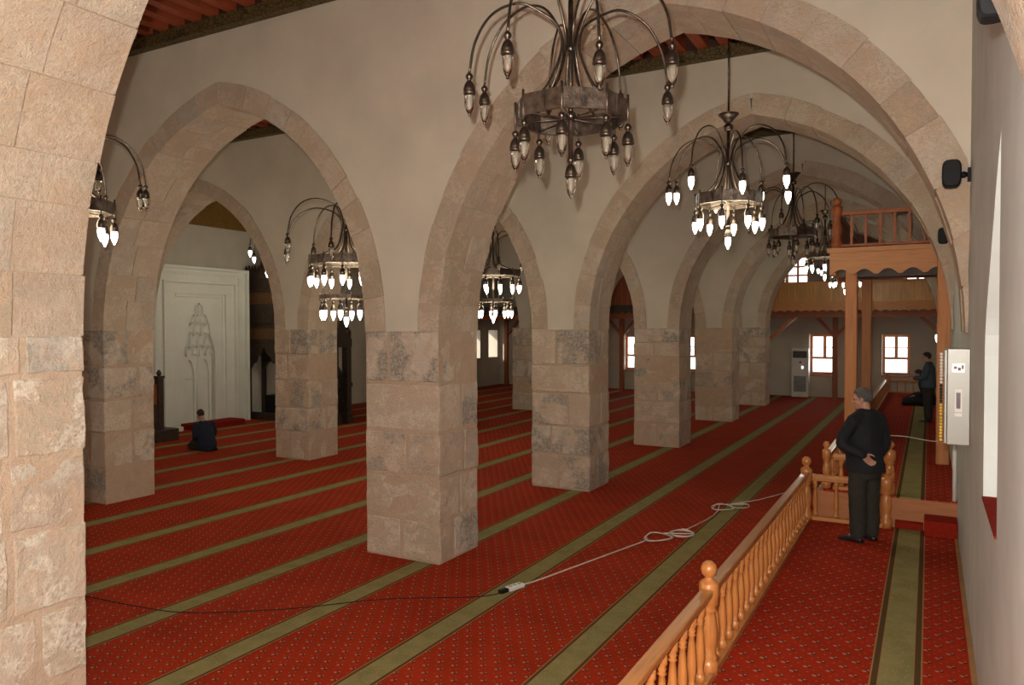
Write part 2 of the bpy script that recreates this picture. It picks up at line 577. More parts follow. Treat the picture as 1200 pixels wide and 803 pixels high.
def rect_fills(z0, z1, holes):
    def f(u):
        out, z = [], z0
        for (a, b, lo, hi) in sorted(holes, key=lambda h: h[2]):
            if a < u < b:
                out.append((z, lo))
                z = hi
        out.append((z, z1))
        return out
    return f

# right wall with the pointed niche near the photographer
NICHE = [(4.40, 3.86), (4.52, 3.78), (4.70, 3.62), (4.85, 3.47), (4.99, 3.33), (5.12, 3.20), (5.25, 3.08), (5.35, 2.97), (5.42, 2.85), (5.45, 2.72)]
NZ = 1.85
def niche_top(y):
    for (a, za), (b, zb) in zip(NICHE[:-1], NICHE[1:]):
        if a <= y <= b:
            return za + (zb - za) * (y - a) / (b - a)
    return None
def rw(y):
    if 4.40 < y < 5.45:
        return [(0, NZ), (niche_top(y), ZT + 0.5)]
    return [(0, ZT + 0.5)]
us = [YB] + [4.40 + 0.03 * k for k in range(36)] + [YF]
us[36] = 5.45
column_wall('wall_right', us, rw, lambda u, z, d: (d, u, z), XR, XR + 0.6, m_plaster_grey)
mb = MB()
mb.box(XR + 0.36, 4.2, 1.6, XR + 0.40, 5.7, 4.1)
struct(mb.build('wall_right_niche', m_plaster_white))
mb = MB()
mb.box(XR + 0.595, 4.2, 1.6, XR + 0.9, 5.7, 4.1)
struct(mb.build('wall_right_outer', m_plaster_grey))
mb = MB()
mb.prism([(XR - 0.008, 4.42), (XR + 0.36, 4.42), (XR + 0.36, 5.44), (XR - 0.008, 5.44)], lambda u, v, d: (u, v, d), NZ + 0.001, NZ + 0.014)
tag(mb.build('sill_carpet', m_red), 'red carpet piece on the sill of the pale wall niche', 'carpet')

# prayer wall with two deep windows, far wall with windows
qh = [(30.42, 31.32, 1.38, 2.72), (32.10, 32.98, 1.38, 2.72)]
us = sorted({YB, YF + 0.6, *[v for h in qh for v in h[:2]]})
column_wall('wall_left', us, rect_fills(0, ZT + 0.5, qh), lambda u, z, d: (d, u, z), XQ, XQ - 0.7, m_plaster_far)
FW = [(-4.32, -3.20, 0.90, 2.56), (-1.62, -0.64, 0.95, 2.56), (-12.42, -11.45, 0.88, 2.50), (-9.62, -8.66, 0.88, 2.50)]
FU = [(-5.30, -4.36, 4.56, 5.84), (-0.86, 0.06, 4.42, 5.70)]
fh = FW + FU
us = sorted({XQ - 0.7, XR + 0.6, *[v for h in fh for v in h[:2]]})
column_wall('wall_far', us, rect_fills(0, ZT + 0.5, fh), lambda u, z, d: (u, d, z), YF, YF + 0.5, m_plaster_far)
mb = MB()
mb.box(XQ - 0.7, YB - 0.3, 0, XR + 0.6, YB, ZT + 0.5)
struct(mb.build('wall_back', m_plaster))

# wooden windows
def far_window(n, x0, x1, z0, z1, rows, y=YF + 0.40):
    mb = MB()
    t = 0.10
    mb.box(x0, y, z0, x0 + t, y + 0.09, z1)
    mb.box(x1 - t, y, z0, x1, y + 0.09, z1)
    mb.box(x0 + t, y, z1 - t, x1 - t, y + 0.09, z1)
    mb.box(x0 + t, y, z0, x1 - t, y + 0.09, z0 + t)
    o = struct(mb.build('window_%d' % n, m_frame))
    h = (z1 - z0 - 2 * t)
    xc = (x0 + x1) / 2
    mb = MB()
    if rows == 3:
        zs = z0 + t + h * 0.40
        mb.box(x0 + t, y + 0.01, zs - 0.045, x1 - t, y + 0.08, zs + 0.045)
        mb.box(xc - 0.058, y + 0.01, zs + 0.045, xc + 0.058, y + 0.08, z1 - t)
        zm = (zs + z1 - t) / 2
        mb.box(x0 + t, y + 0.02, zm - 0.014, x1 - t, y + 0.07, zm + 0.014)
    else:
        for k in (1, 2):
            mb.box(x0 + t, y + 0.01, z0 + t + h * k / 3 - 0.035, x1 - t, y + 0.08, z0 + t + h * k / 3 + 0.035)
        mb.box(xc - 0.045, y + 0.015, z0 + t, xc + 0.045, y + 0.075, z1 - t)
    mb.build('window_mullion', m_frame, o)
    mb = MB()
    mb.box(x0 + t, y + 0.04, z0 + t, x1 - t, y + 0.046, z1 - t)
    mb.build('window_pane', m_pane, o)
    mb = MB()
    mb.box(x0 - 0.02, YF - 0.04, z0 - 0.06, x1 + 0.02, y, z0)
    mb.build('window_sill', m_frame, o)
wn = 1
for (a, b, c, d) in FW:
    far_window(wn, a, b, c, d, 3)
    wn += 1
for (a, b, c, d) in FU:
    far_window(wn, a, b, c, d, 4)
    wn += 1
for (a, b, c, d) in qh:
    mb = MB()
    x = XQ - 0.62
    mb.box(x, a, c, x + 0.06, a + 0.06, d)
    mb.box(x, b - 0.06, c, x + 0.06, b, d)
    mb.box(x, a + 0.06, d - 0.06, x + 0.06, b - 0.06, d)
    mb.box(x, a + 0.06, c, x + 0.06, b - 0.06, c + 0.06)
    o = struct(mb.build('window_%d' % wn, m_white))
    mb = MB()
    mb.box(x + 0.02, a + 0.06, c + 0.06, x + 0.026, b - 0.06, d - 0.06)
    mb.build('window_pane', m_pane, o)
    wn += 1

# ------------------------------------------------------------------ arcade walls (plaster)
def bay_bottom(x, with_rings=True):
    """underside of the plaster at x"""
    zs = []
    for (x0, x1, ap) in ARCH:
        z = arch_ext_z(x, x0, x1, ap, RT - 0.06)
        if z is not None and x0 - RT < x < x1 + RT:
            zs.append(z)
    return max(zs) if zs else ZI - 0.02
for i, (y0, y1) in enumerate(TY):
    br = set()
    x = XQ
    while x < XR:
        br.add(round(x, 3))
        x += 0.09
    for (x0, x1, ap) in ARCH:
        for q in (x0 - RT + 0.06, x1 + RT - 0.06):
            if q < XR:
                br.add(round(q, 4))
                br.add(round(q + (0.01 if q > (x0 + x1) / 2 else -0.01), 4))
                s = 1 if q < (x0 + x1) / 2 else -1
                for dd in (0.004, 0.012, 0.03, 0.05):
                    br.add(round(q + s * dd, 4))
        br.add(round((x0 + x1) / 2, 4))
    br.add(XR)
    us = sorted(br)
    column_wall('wall_arcade', us, lambda u: [(bay_bottom(u), ZT + 0.45)], lambda u, z, d: (u, d, z), y0 + 0.013, y1 - 0.013, m_plaster)

# ------------------------------------------------------------------ stone pillars and arches
def rough(mb, verts, amp, sc=5.0, seed=0.0):
    for v in verts:
        p = v.co * sc + Vector((seed, seed * 1.7, 0))
        d = noise.noise_vector(p) * amp + noise.noise_vector(p * 3.1) * amp * 0.5
        v.co += d

def stone_block(mb, x0, y0, z0, x1, y1, z1, cuts, amp, seed):
    vs, fs = mb.box(x0, y0, z0, x1, y1, z1)
    v = R.random()
    mb._paint(fs, v)
    ed = list({e for f in fs for e in f.edges})
    be = bmesh.ops.bevel(mb.bm, geom=ed, offset=0.012, segments=1, affect='EDGES')
    allv = list({vv for f in be['faces'] for vv in f.verts})
    fcs = list({f for vv in allv for f in vv.link_faces})
    mb._paint(fcs, v)
    if cuts:
        ed = list({e for f in fcs for e in f.edges if e.calc_length() > 0.1})
        r = bmesh.ops.subdivide_edges(mb.bm, edges=ed, cuts=cuts, use_grid_fill=True)
        allv = list({vv for f in fcs if f.is_valid for vv in f.verts} | {g for g in r['geom_inner'] if isinstance(g, bmesh.types.BMVert)} | {g for g in r['geom_split'] if isinstance(g, bmesh.types.BMVert)})
        mb._paint(list({f for vv in allv for f in vv.link_faces}), v)
    rough(mb, allv, amp, 4.0, seed)

def stone_pillar(x0, x1, y0, y1, label, mat, cuts=3, amp=0.012, pilaster=False):
    t = bpy.data.objects.new('stone_pillar', None)
    mb = MB()
    mb.val = 2.0
    i = 0.006
    mb.box(x0 + i, y0 + i, 0.0, x1 - i, y1 - i, ZI)
    z = 0.0
    hs = []
    while z < ZI - 0.75:
        h = R.uniform(0.46, 0.62)
        hs.append(h)
        z += h
    rest = ZI - z
    if rest > 0.66:
        hs += [rest / 2, rest / 2]
    else:
        hs.append(rest)
    z = 0.0
    g = 0.02
    for k, h in enumerate(hs):
        jit = [R.uniform(-0.012, 0.012) for _ in range(4)]
        X0, X1, Y0, Y1 = x0 + jit[0], x1 + jit[1], y0 + jit[2], y1 + jit[3]
        # split each course in two or three stones, alternately across x and y
        sx = R.uniform(0.30, 0.66)
        sy = R.uniform(0.35, 0.65)
        xm = X0 + (X1 - X0) * sx
        ym = Y0 + (Y1 - Y0) * sy
        sd = R.uniform(0, 50)
        if k % 2 == 0:
            bl = [(X0, Y0, xm - g, Y1), (xm + g, Y0, X1, ym - g), (xm + g, ym + g, X1, Y1)]
        else:
            bl = [(X0, Y0, X1, ym - g), (X0, ym + g, xm - g, Y1), (xm + g, ym + g, X1, Y1)]
            if R.random() < 0.5:
                bl = [(X0, Y0, xm - g, ym), (xm + g, Y0, X1, ym), (X0, ym + 2 * g, X1, Y1)]
        for (a, b, c, d) in bl:
            stone_block(mb, a, b, z + g, c, d, z + h - (g if k < len(hs) - 1 else 0.002), cuts, amp, sd)
        z += h
    o = mb.build('stone_pillar', mat)
    tag(o, label, 'pillar', 'stone pillars of the arcades')
    return o

def stone_arch(x0, x1, apex, y0, y1, label, cuts=2):
    mb = MB()
    xmax = XR - 0.002
    a = (x1 - x0) / 2
    h = apex - ZI
    u = (a * a + h * h) / (2 * a)
    cxm = (x0 + x1) / 2
    n = 11
    for side in (0, 1):
        c = x0 + u if side == 0 else x1 - u
        ai = math.acos(max(-1, min(1, (cxm - c) / u))) if side == 0 else PI - math.acos(max(-1, min(1, (cxm - c) / u)))
        # angle from springing (0) up to the crown
        tot = PI - ai if side == 0 else PI - ai
        tlo = 0.0
        if side == 1 and c + u > xmax - 0.01:
            tlo = math.acos(max(-1, min(1, (xmax - 0.02 - c) / u)))
        cuts_a = [0.0]
        w = [R.uniform(0.7, 1.3) for _ in range(n)]
        for q in w:
            cuts_a.append(cuts_a[-1] + q / sum(w))
        for k in range(n):
            t0, t1 = tlo + cuts_a[k] * (tot - tlo), tlo + cuts_a[k + 1] * (tot - tlo)
            if k == n - 1:
                t1 = tot + 0.012
            gap = 0.004 / u
            ys = [y0, y0 + (y1 - y0) * R.uniform(0.35, 0.65), y1]
            for q in range(2):
                v = R.random() * 0.85
                jt = R.uniform(-0.006, 0.006)
                ro = RT + R.uniform(-0.012, 0.02)
                S = 4
                vs, fs = [], []
                for s_ in range(S + 1):
                    ga = gap if k else 0.0
                    t = t0 + ga + (t1 - t0 - ga - gap) * s_ / S
                    for (rr, yy) in ((u + jt, ys[q] + (0.004 if q else jt)), (u + ro, ys[q] + (0.004 if q else jt)), (u + ro, ys[q + 1] - (0.004 if q == 0 else jt)), (u + jt, ys[q + 1] - (0.004 if q == 0 else jt))):
                        if side == 0:
                            x = c - rr * math.cos(t)
                            x = min(x, cxm + 0.004) if t > tot * 0.9 else x
                        else:
                            x = c + rr * math.cos(t)
                            x = max(x, cxm - 0.004) if t > tot * 0.9 else x
                        vs.append((min(x, xmax), yy, ZI + rr * math.sin(t)))
                for s_ in range(S):
                    for e in range(4):
                        e2 = (e + 1) % 4
                        fs.append((s_ * 4 + e, s_ * 4 + e2, s_ * 4 + 4 + e2, s_ * 4 + 4 + e))
                fs.append((0, 1, 2, 3))
                fs.append((S * 4 + 3, S * 4 + 2, S * 4 + 1, S * 4))
                mb.val = v
                vv, ff = mb.mesh(vs, fs)
                rough(mb, vv, 0.006, 4.0)
        # mortar core behind the stones
        mb.val = 2.0
        S = 24
        vs, fs = [], []
        for s_ in range(S + 1):
            t = tlo + (tot - tlo) * s_ / S
            for (rr, yy) in ((u + 0.012, y0 + 0.012), (u + RT - 0.02, y0 + 0.012), (u + RT - 0.02, y1 - 0.012), (u + 0.012, y1 - 0.012)):
                x = c - rr * math.cos(t) if side == 0 else c + rr * math.cos(t)
                x = min(x, cxm) if side == 0 else max(x, cxm)
                vs.append((min(x, xmax - 0.004), yy, ZI + rr * math.sin(t)))
        for s_ in range(S):
            for e in range(4):
                e2 = (e + 1) % 4
                fs.append((s_ * 4 + e, s_ * 4 + e2, s_ * 4 + 4 + e2, s_ * 4 + 4 + e))
        fs.append((0, 1, 2, 3))
        mb.mesh(vs, fs)
    bmesh.ops.dissolve_degenerate(mb.bm, dist=1e-5, edges=mb.bm.edges)
    o = mb.build('stone_arch', m_arch)
    return tag(o, label, 'arch', 'pointed stone arches')

P1L = ['pale stone pillar filling the left edge, nearest to the viewer',
       'broad square stone pillar on the red carpet left of centre, largest seen whole',
       'square stone pillar standing just right of the large middle pillar',
       'third stone pillar back in the middle row, window visible on its left',
       'fourth stone pillar back in the middle row, half hiding the last one',
       'last stone pillar in the middle row, beside the floor-standing air conditioner']
P2L = {1: 'shadowed stone pillar behind the bright foreground one at left',
       2: 'stone pillar right of the kneeling man, under the lit two-tier chandelier',
       3: 'stone pillar of the second row hidden behind the third middle pillar',
       4: 'slim far stone pillar in the gap right of the two bright slot windows',
       5: 'farthest stone pillar of the second row before the wooden gallery'}
A1L = ['stone arch overhead framing the whole view from the left edge',
       'largest pointed stone arch, over the nearest unlit chandelier',
       'second wide stone arch, behind the chandelier with all bulbs lit',
       'third wide stone arch, seen through the second above the far chandeliers',
       'fourth wide stone arch, above the near wooden gallery',
       'farthest wide stone arch, before the boarded end gallery']
A2L = {1: 'large pointed stone arch at left, opening towards the white mihrab',
       2: 'narrow-looking stone arch left of the second middle pillar',
       3: 'stone arch with a red boarded wall behind, between second and third middle pillars',
       4: 'sliver of stone arch beside the third middle pillar',
       5: 'sliver of stone arch beside the fourth middle pillar'}
A3L = {1: 'stone arch of the prayer wall aisle hidden behind the shadowed pillar',
       2: 'small pointed stone arch framing the white mihrab and golden timber',
       3: 'stone arch of the prayer wall aisle beyond the minbar',
       4: 'fourth stone arch of the prayer wall aisle',
       5: 'last stone arch of the prayer wall aisle'}
for i, (y0, y1) in enumerate(TY):
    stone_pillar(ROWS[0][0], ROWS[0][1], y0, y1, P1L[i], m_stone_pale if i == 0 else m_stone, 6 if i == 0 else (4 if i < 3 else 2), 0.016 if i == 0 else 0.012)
    stone_arch(ARCH[0][0], 0.40 if i == 0 else ARCH[0][1], ARCH[0][2], y0, y1, A1L[i])
    if i in P2L:
        stone_pillar(ROWS[1][0], ROWS[1][1], y0, y1, P2L[i], m_stone, 3 if i < 3 else 1)
        stone_arch(*ARCH[1], y0, y1, A2L[i])
        if i in (2, 3):
            stone_arch(*ARCH[2], y0, y1, A3L[i])
        mb = MB()
        mb.box(XQ, y0 + 0.02, 0, ROWS[2][1], y1 - 0.02, ZI)
        struct(mb.build('wall_pilaster', m_plaster))

# ------------------------------------------------------------------ timber ceilings
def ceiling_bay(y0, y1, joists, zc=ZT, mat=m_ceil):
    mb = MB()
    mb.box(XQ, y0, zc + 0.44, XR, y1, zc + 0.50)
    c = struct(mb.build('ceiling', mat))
    if not joists:
        return
    for (a, b) in ((y0, y0 + 0.14), (y1 - 0.14, y1)):
        mb = MB()
        mb.box(XQ, a, zc, XR, b, zc + 0.17)
        mb.build('frieze', m_frieze, c)
        mb = MB()
        mb.box(XQ, a + 0.03 * (a > y0), zc + 0.17, XR, b - 0.03 * (a == y0), zc + 0.44)
        mb.build('wall_plate', m_ceil, c)
    proto = None
    x = XR - 0.25
    while x > XQ + 0.1:
        if proto is None:
            mb = MB()
            mb.box(-0.085, y0, zc + 0.18, 0.085, y1, zc + 0.44)
            proto = j = mb.build('joist', m_joist, c)
        else:
            j = proto.copy()
            COL.objects.link(j)
            j.parent = c
        j.location = (x, 0, 0)
        x -= 0.36
yb = [YB] + [v for t in TY for v in t] + [YF]
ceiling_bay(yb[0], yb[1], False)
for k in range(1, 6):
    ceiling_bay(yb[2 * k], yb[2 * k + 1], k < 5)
mb = MB()
mb.box(XQ, TY[5][1], 6.20, XR, YF, 6.28)
struct(mb.build('ceiling', m_boards_red))
# golden timber board on the prayer wall above the mihrab
mb = MB()
mb.box(XQ, 13.2, 5.92, XQ + 0.10, 17.68, ZT)
struct(mb.build('trim_1', m_gold))

# ------------------------------------------------------------------ turned railings
def baluster_prof(h, r=0.030):
    return [(r * 1.05, 0), (r * 1.05, h * 0.10), (r * 0.62, h * 0.115), (r * 0.95, h * 0.135), (r * 0.62, h * 0.16), (r * 0.75, h * 0.22), (r * 1.0, h * 0.34),
            (r * 0.98, h * 0.45), (r * 0.72, h * 0.66), (r * 0.55, h * 0.76), (r * 0.90, h * 0.785), (r * 0.58, h * 0.81), (r * 0.9, h * 0.84), (r * 0.62, h * 0.865), (r * 1.0, h * 0.90), (r * 1.0, h)]
def newel_prof(h, r=0.067):
    return [(r, 0), (r, h * 0.13), (r * 0.78, h * 0.145), (r * 0.98, h * 0.17), (r * 0.7, h * 0.20), (r * 0.86, h * 0.28), (r * 0.98, h * 0.38), (r * 0.72, h * 0.52), (r * 0.62, h * 0.56),
            (r * 0.92, h * 0.58), (r * 0.66, h * 0.605), (r * 1.0, h * 0.63), (r * 1.05, h * 0.80), (r * 0.9, h * 0.82), (r * 0.45, h * 0.845), (r * 0.40, h * 0.86), (r * 0.75, h * 0.885), (r * 0.86, h * 0.93), (r * 0.7, h * 0.97), (r * 0.35, h * 0.995), (0.002, h)]

def railing(label, a, b, z0, ztop, newels, step, hn, rail_mat, base=True, br=0.030, baseh=0.045, nr=0.064):
    """a, b: ends (x,y); newels: fractions along; z0 floor; ztop top of the rail"""
    t = thing('wooden_railing', label, 'railing', (a[0], a[1], z0))
    A, B = Vector((a[0], a[1], 0)), Vector((b[0], b[1], 0))
    d = B - A
    L = d.length
    d.normalize()
    org = Vector((a[0], a[1], 0))
    fr = lambda s, z: A + d * s + Vector((0, 0, z)) - org
    hz = ztop - z0
    mb = MB()
    mb.bar(fr(0, hz - 0.032), fr(L, hz - 0.032), 0.082, 0.05)
    mb.bar(fr(0, hz - 0.066), fr(L, hz - 0.066), 0.050, 0.03)
    mb.build('handrail', rail_mat, t, bevel=0.010)
    if base:
        mb = MB()
        mb.bar(fr(0, baseh / 2), fr(L, baseh / 2), 0.10, baseh)
        mb.build('base_rail', rail_mat, t, bevel=0.006)
    mb = MB()
    mb.lathe(newel_prof(hn, nr), 16)
    nw = mb.build('newel', m_rail, t)
    for k, s in enumerate(newels):
        o = nw if k == 0 else nw.copy()
        if k:
            COL.objects.link(o)
        o.location = fr(s, 0)
    nb = int(L / step)
    first = None
    for k in range(nb + 1):
        s = (L - nb * step) / 2 + k * step
        if any(abs(s - q) < 0.075 for q in newels):
            continue
        if first is None:
            mb = MB()
            h = hz - 0.075 - (baseh if base else 0)
            mb.lathe(baluster_prof(h, br), 12)
            first = o = mb.build('baluster', m_rail, t)
        else:
            o = first.copy()
            COL.objects.link(o)
        o.location = fr(s, baseh if base else 0)
    return t

railing('long turned wooden railing along the near red platform edge', (-1.28, 0.6), (-1.28, 9.68), 0.56, 1.165, (4.46, 9.08), 0.200, 0.775, m_rail_y, br=0.031)
railing('short wooden railing at the platform end beside the standing man in black', (-1.28, 9.78), (-0.40, 9.78), 0.56, 1.115, (0.86,), 0.235, 0.70, m_beam)
railing('wooden railing running down the upper platform, behind the man in black', (-1.10, 10.05), (-1.10, 25.45), 0.90, 1.33, (0.02, 7.6, 15.3), 0.30, 0.58, m_rail_y, nr=0.048)
railing('low far railing closing the upper platform below the right window', (-1.05, 25.42), (0.26, 25.42), 0.90, 1.30, (0.02,), 0.21, 0.52, m_beam, br=0.02, nr=0.04)
railing('short wooden front railing of the upper platform, behind the man in black', (-1.02, 10.05), (-0.40, 10.05), 0.90, 1.34, (0.62,), 0.22, 0.64, m_beam)

# carpeted step and dark riser block up to the second platform
mb = MB()
mb.box(-0.03, 9.56, 0.56, XR - 0.005, 9.93, 0.735)
tag(mb.build('carpet_step', m_red, bevel=0.01), 'dark red carpeted step block against the wall below the upper platform', 'step')
mb = MB()
mb.box(-0.33, 9.80, 0.56, -0.04, 9.93, 0.635)
tag(mb.build('carpet_kerb', m_red, bevel=0.01), 'low dark red carpet strip where the green stripe ends at the riser', 'step')

# ------------------------------------------------------------------ near wooden gallery over the upper platform
def scallop(x0, x1, zt, zb, per, depth, n=10, wave=False):
    """polygon (x,z) of a fascia whose lower edge is cut in small arches"""
    pts = [(x0, zt)]
    pts.append((x0, zb))
    x = x0
    k = int(round((x1 - x0) / per))
    per = (x1 - x0) / k
    for i in range(k):
        for j in range(1, n + 1):
            s = j / n
            q = max(0.0, math.sin(PI * s) - 0.25) / 0.75
            pts.append((x0 + (i + s) * per, zb + depth * q))
    pts.append((x1, zt))
    return pts
GY0, GY1 = 13.30, 17.60
g = thing('wooden_gallery', 'orange wooden gallery on posts over the upper platform at right', 'gallery', (-0.5, GY0, 0.9))
GO = Vector((-0.5, GY0, 0.9))
def gb(fn, name, mat, parent=g, bevel=0.0):
    mb = MB()
    fn(mb)
    for v in mb.bm.verts:
        v.co -= GO
    return mb.build(name, mat, parent, bevel=bevel)
gb(lambda m: m.box(-1.34, GY0 + 0.06, 4.02, 0.28, GY1, 4.13), 'deck', m_panel)
gb(lambda m: m.prism(scallop(-1.42, 0.28, 4.10, 3.73, 0.34, 0.085), lambda u, v, d: (u, d, v), GY0 - 0.03, GY0 + 0.05), 'fascia', m_beam)
gb(lambda m: m.box(-1.46, GY0 - 0.07, 4.09, 0.28, GY0 + 0.10, 4.16), 'cornice', m_beam)
gb(lambda m: m.prism(scallop(-17.6, -13.35, 4.10, 3.73, 0.34, 0.085), lambda u, v, d: (d, -u, v), -1.42, -1.34), 'side_fascia', m_rail_y)
gb(lambda m: m.box(-1.30, GY0 + 0.12, 3.70, 0.25, GY0 + 0.30, 3.84), 'beam', m_darkwood)
for yy in (14.4, 15.5, 16.6):
    gb(lambda m: m.box(-1.30, yy, 3.84, 0.25, yy + 0.14, 4.02), 'joist', m_panel)
gb(lambda m: m.box(-1.20, 13.40, 0.90, -1.02, 13.58, 3.84), 'post', m_post, bevel=0.012)
gb(lambda m: m.box(-1.22, 17.20, 0.90, -1.04, 17.38, 4.02), 'post', m_post, bevel=0.012)
gb(lambda m: m.box(0.10, 12.52, 0.90, 0.27, 12.70, 3.95), 'post', m_post, bevel=0.012)
gb(lambda m: m.box(0.10, 12.70, 3.84, 0.27, 13.4, 3.98), 'beam', m_post)
gb(lambda m: m.lathe([(a * 1.1, b) for a, b in newel_prof(0.82, 0.075)], 14, (-1.32, GY0, 4.16)), 'newel', m_panel)
gb(lambda m: (m.box(-1.28, GY0 - 0.03, 4.68, 0.26, GY0 + 0.04, 4.745), m.box(-1.28, GY0 - 0.025, 4.18, 0.26, GY0 + 0.035, 4.22)), 'handrail', m_panel, bevel=0.008)
for k in range(7):
    x = -1.10 + k * 0.205
    gb(lambda m: m.prism([(x - 0.020, 4.22), (x + 0.020, 4.22), (x + 0.014, 4.30), (x + 0.024, 4.36), (x + 0.024, 4.56), (x + 0.014, 4.62), (x + 0.022, 4.68), (x - 0.022, 4.68), (x - 0.014, 4.62), (x - 0.024, 4.56), (x - 0.024, 4.36), (x - 0.014, 4.30)], lambda u, v, d: (u, d, v), GY0 - 0.015, GY0 + 0.02), 'baluster', m_panel)
gb(lambda m: m.box(-1.34, GY0 + 0.1, 4.13, -1.30, GY1, 4.66), 'side_board', m_panel)
gb(lambda m: m.box(-1.37, GY0 + 0.05, 4.64, -1.27, GY1, 4.72), 'side_rail', m_panel)

# ------------------------------------------------------------------ far wooden gallery across the end of the hall
f = thing('wooden_gallery', 'long boarded wooden gallery across the far end of the hall', 'gallery', (-9, 29.6, 0))
FO = Vector((-9, 29.6, 0))
def fb(fn, name, mat, parent=f, bevel=0.0):
    mb = MB()
    fn(mb)
    for v in mb.bm.verts:
        v.co -= FO
    return mb.build(name, mat, parent, bevel=bevel)
FY = 29.62
fb(lambda m: m.box(XQ, FY, 3.50, XR - 0.02, YF - 0.01, 3.62), 'deck', m_boards_red)
fb(lambda m: m.prism(scallop(-5.3, XR - 0.03, 3.78, 3.42, 0.30, 0.07, 8), lambda u, v, d: (u, d, v), FY - 0.05, FY), 'fascia', m_beam)
fb(lambda m: m.prism(scallop(XQ + 0.02, -5.31, 3.78, 3.42, 0.30, 0.07, 8), lambda u, v, d: (u, d, v), FY - 0.05, FY), 'fascia', m_darkwood)
fb(lambda m: m.box(-5.4, FY - 0.03, 3.78, XR - 0.02, FY + 0.03, 4.46), 'parapet', m_boards)
fb(lambda m: m.box(-5.4, FY - 0.05, 4.44, XR - 0.02, FY + 0.06, 4.52), 'cap_rail', m_beam)
fb(lambda m: m.box(-13.6, FY - 0.03, 3.78, -5.42, FY + 0.03, 6.15), 'boarding', m_boards_red)
fb(lambda m: m.box(XQ + 0.02, FY + 0.4, 3.22, XR - 0.02, FY + 0.6, 3.48), 'beam', m_panel)
for x in (-14.2, -11.9, -7.6, -3.18):
    fb(lambda m: m.box(x - 0.09, 31.6, 0.0, x + 0.09, 31.78, 3.5), 'post', m_panel)
    for s in (-1, 1):
        if x + s * 0.9 > XQ:
            fb(lambda m: m.bar((x + s * 0.06, 31.69, 2.55), (x + s * 0.85, 31.69, 3.46), 0.11, 0.12), 'brace', m_panel)
fb(lambda m: m.box(-18.60, 32.94, 0.0, -18.42, 33.12, 3.5), 'post', m_panel)
fb(lambda m: m.bar((-18.45, 33.03, 2.5), (-17.6, 33.03, 3.46), 0.11, 0.12), 'brace', m_panel)
fb(lambda m: m.bar((-5.35, 30.3, 2.40), (-4.25, 30.3, 3.44), 0.13, 0.13), 'brace', m_post)
fb(lambda m: m.bar((0.24, 30.6, 2.75), (-0.45, 30.6, 3.46), 0.13, 0.13), 'brace', m_panel)
# grey vent unit on the upper far wall
mb = MB()
mb.box(-2.15, YF - 0.22, 5.05, -1.30, YF - 0.005, 5.40)
for k in range(4):
    mb.box(-2.10, YF - 0.235, 5.09 + k * 0.075, -1.35, YF - 0.22, 5.13 + k * 0.075)
tag(mb.build('vent_unit', simple('slate_grey', (0.07, 0.075, 0.08), 0.5)), 'dark grey unit on the upper end wall behind the near gallery rail', 'vent')

# ------------------------------------------------------------------ chandeliers
def lamp(parent, loc, lit, s=1.0):
    """a pendant lamp: metal cap (part) with its bulb (sub-part); hangs down from loc"""
    key = (lit, round(s, 2))
    if key not in LAMPS:
        mb = MB()
        mb.lathe([(0.004, 0.0), (0.018, -0.006), (0.028, -0.022), (0.029, -0.034), (0.018, -0.052), (0.013, -0.058), (0.022, -0.066), (0.036, -0.088), (0.044, -0.115), (0.047, -0.132), (0.044, -0.140), (0.049, -0.148), (0.047, -0.160), (0.036, -0.168), (0.030, -0.172)], 14)
        for v in mb.bm.verts:
            v.co *= s
        cap = mb.build('lamp_cap', m_metal)
        mb = MB()
        mb.lathe([(0.034, -0.165), (0.039, -0.185), (0.040, -0.21), (0.037, -0.245), (0.030, -0.275), (0.020, -0.297), (0.013, -0.305), (0.014, -0.315), (0.010, -0.325), (0.002, -0.328)], 14)
        for v in mb.bm.verts:
            v.co *= s
        bulb = mb.build('bulb', m_lit if lit else m_glass, cap)
        core = None
        if not lit:
            mb = MB()
            mb.lathe([(0.016, -0.165), (0.018, -0.20), (0.015, -0.25), (0.006, -0.272)], 8)
            for v in mb.bm.verts:
                v.co *= s
            core = mb.build('bulb_core', m_fil, cap)
        LAMPS[key] = (cap, bulb, core)
        cap.parent = parent
        cap.location = loc
        return
    cap, bulb, core = LAMPS[key]
    c = cap.copy()
    COL.objects.link(c)
    c.parent = parent
    c.location = loc
    for q in (bulb, core):
        if q is not None:
            b = q.copy()
            COL.objects.link(b)
            b.parent = c
LAMPS = {}

def spline(pts, n=6):
    """Catmull-Rom through points"""
    P = [Vector(p) for p in pts]
    P = [P[0] * 2 - P[1]] + P + [P[-1] * 2 - P[-2]]
    out = []
    for i in range(1, len(P) - 2):
        for k in range(n):
            t = k / n
            a, b, c, d = P[i - 1:i + 3]
            out.append(0.5 * ((2 * b) + (c - a) * t + (2 * a - 5 * b + 4 * c - d) * t * t + (3 * b - a - 3 * c + d) * t ** 3))
    out.append(P[-2])
    return out

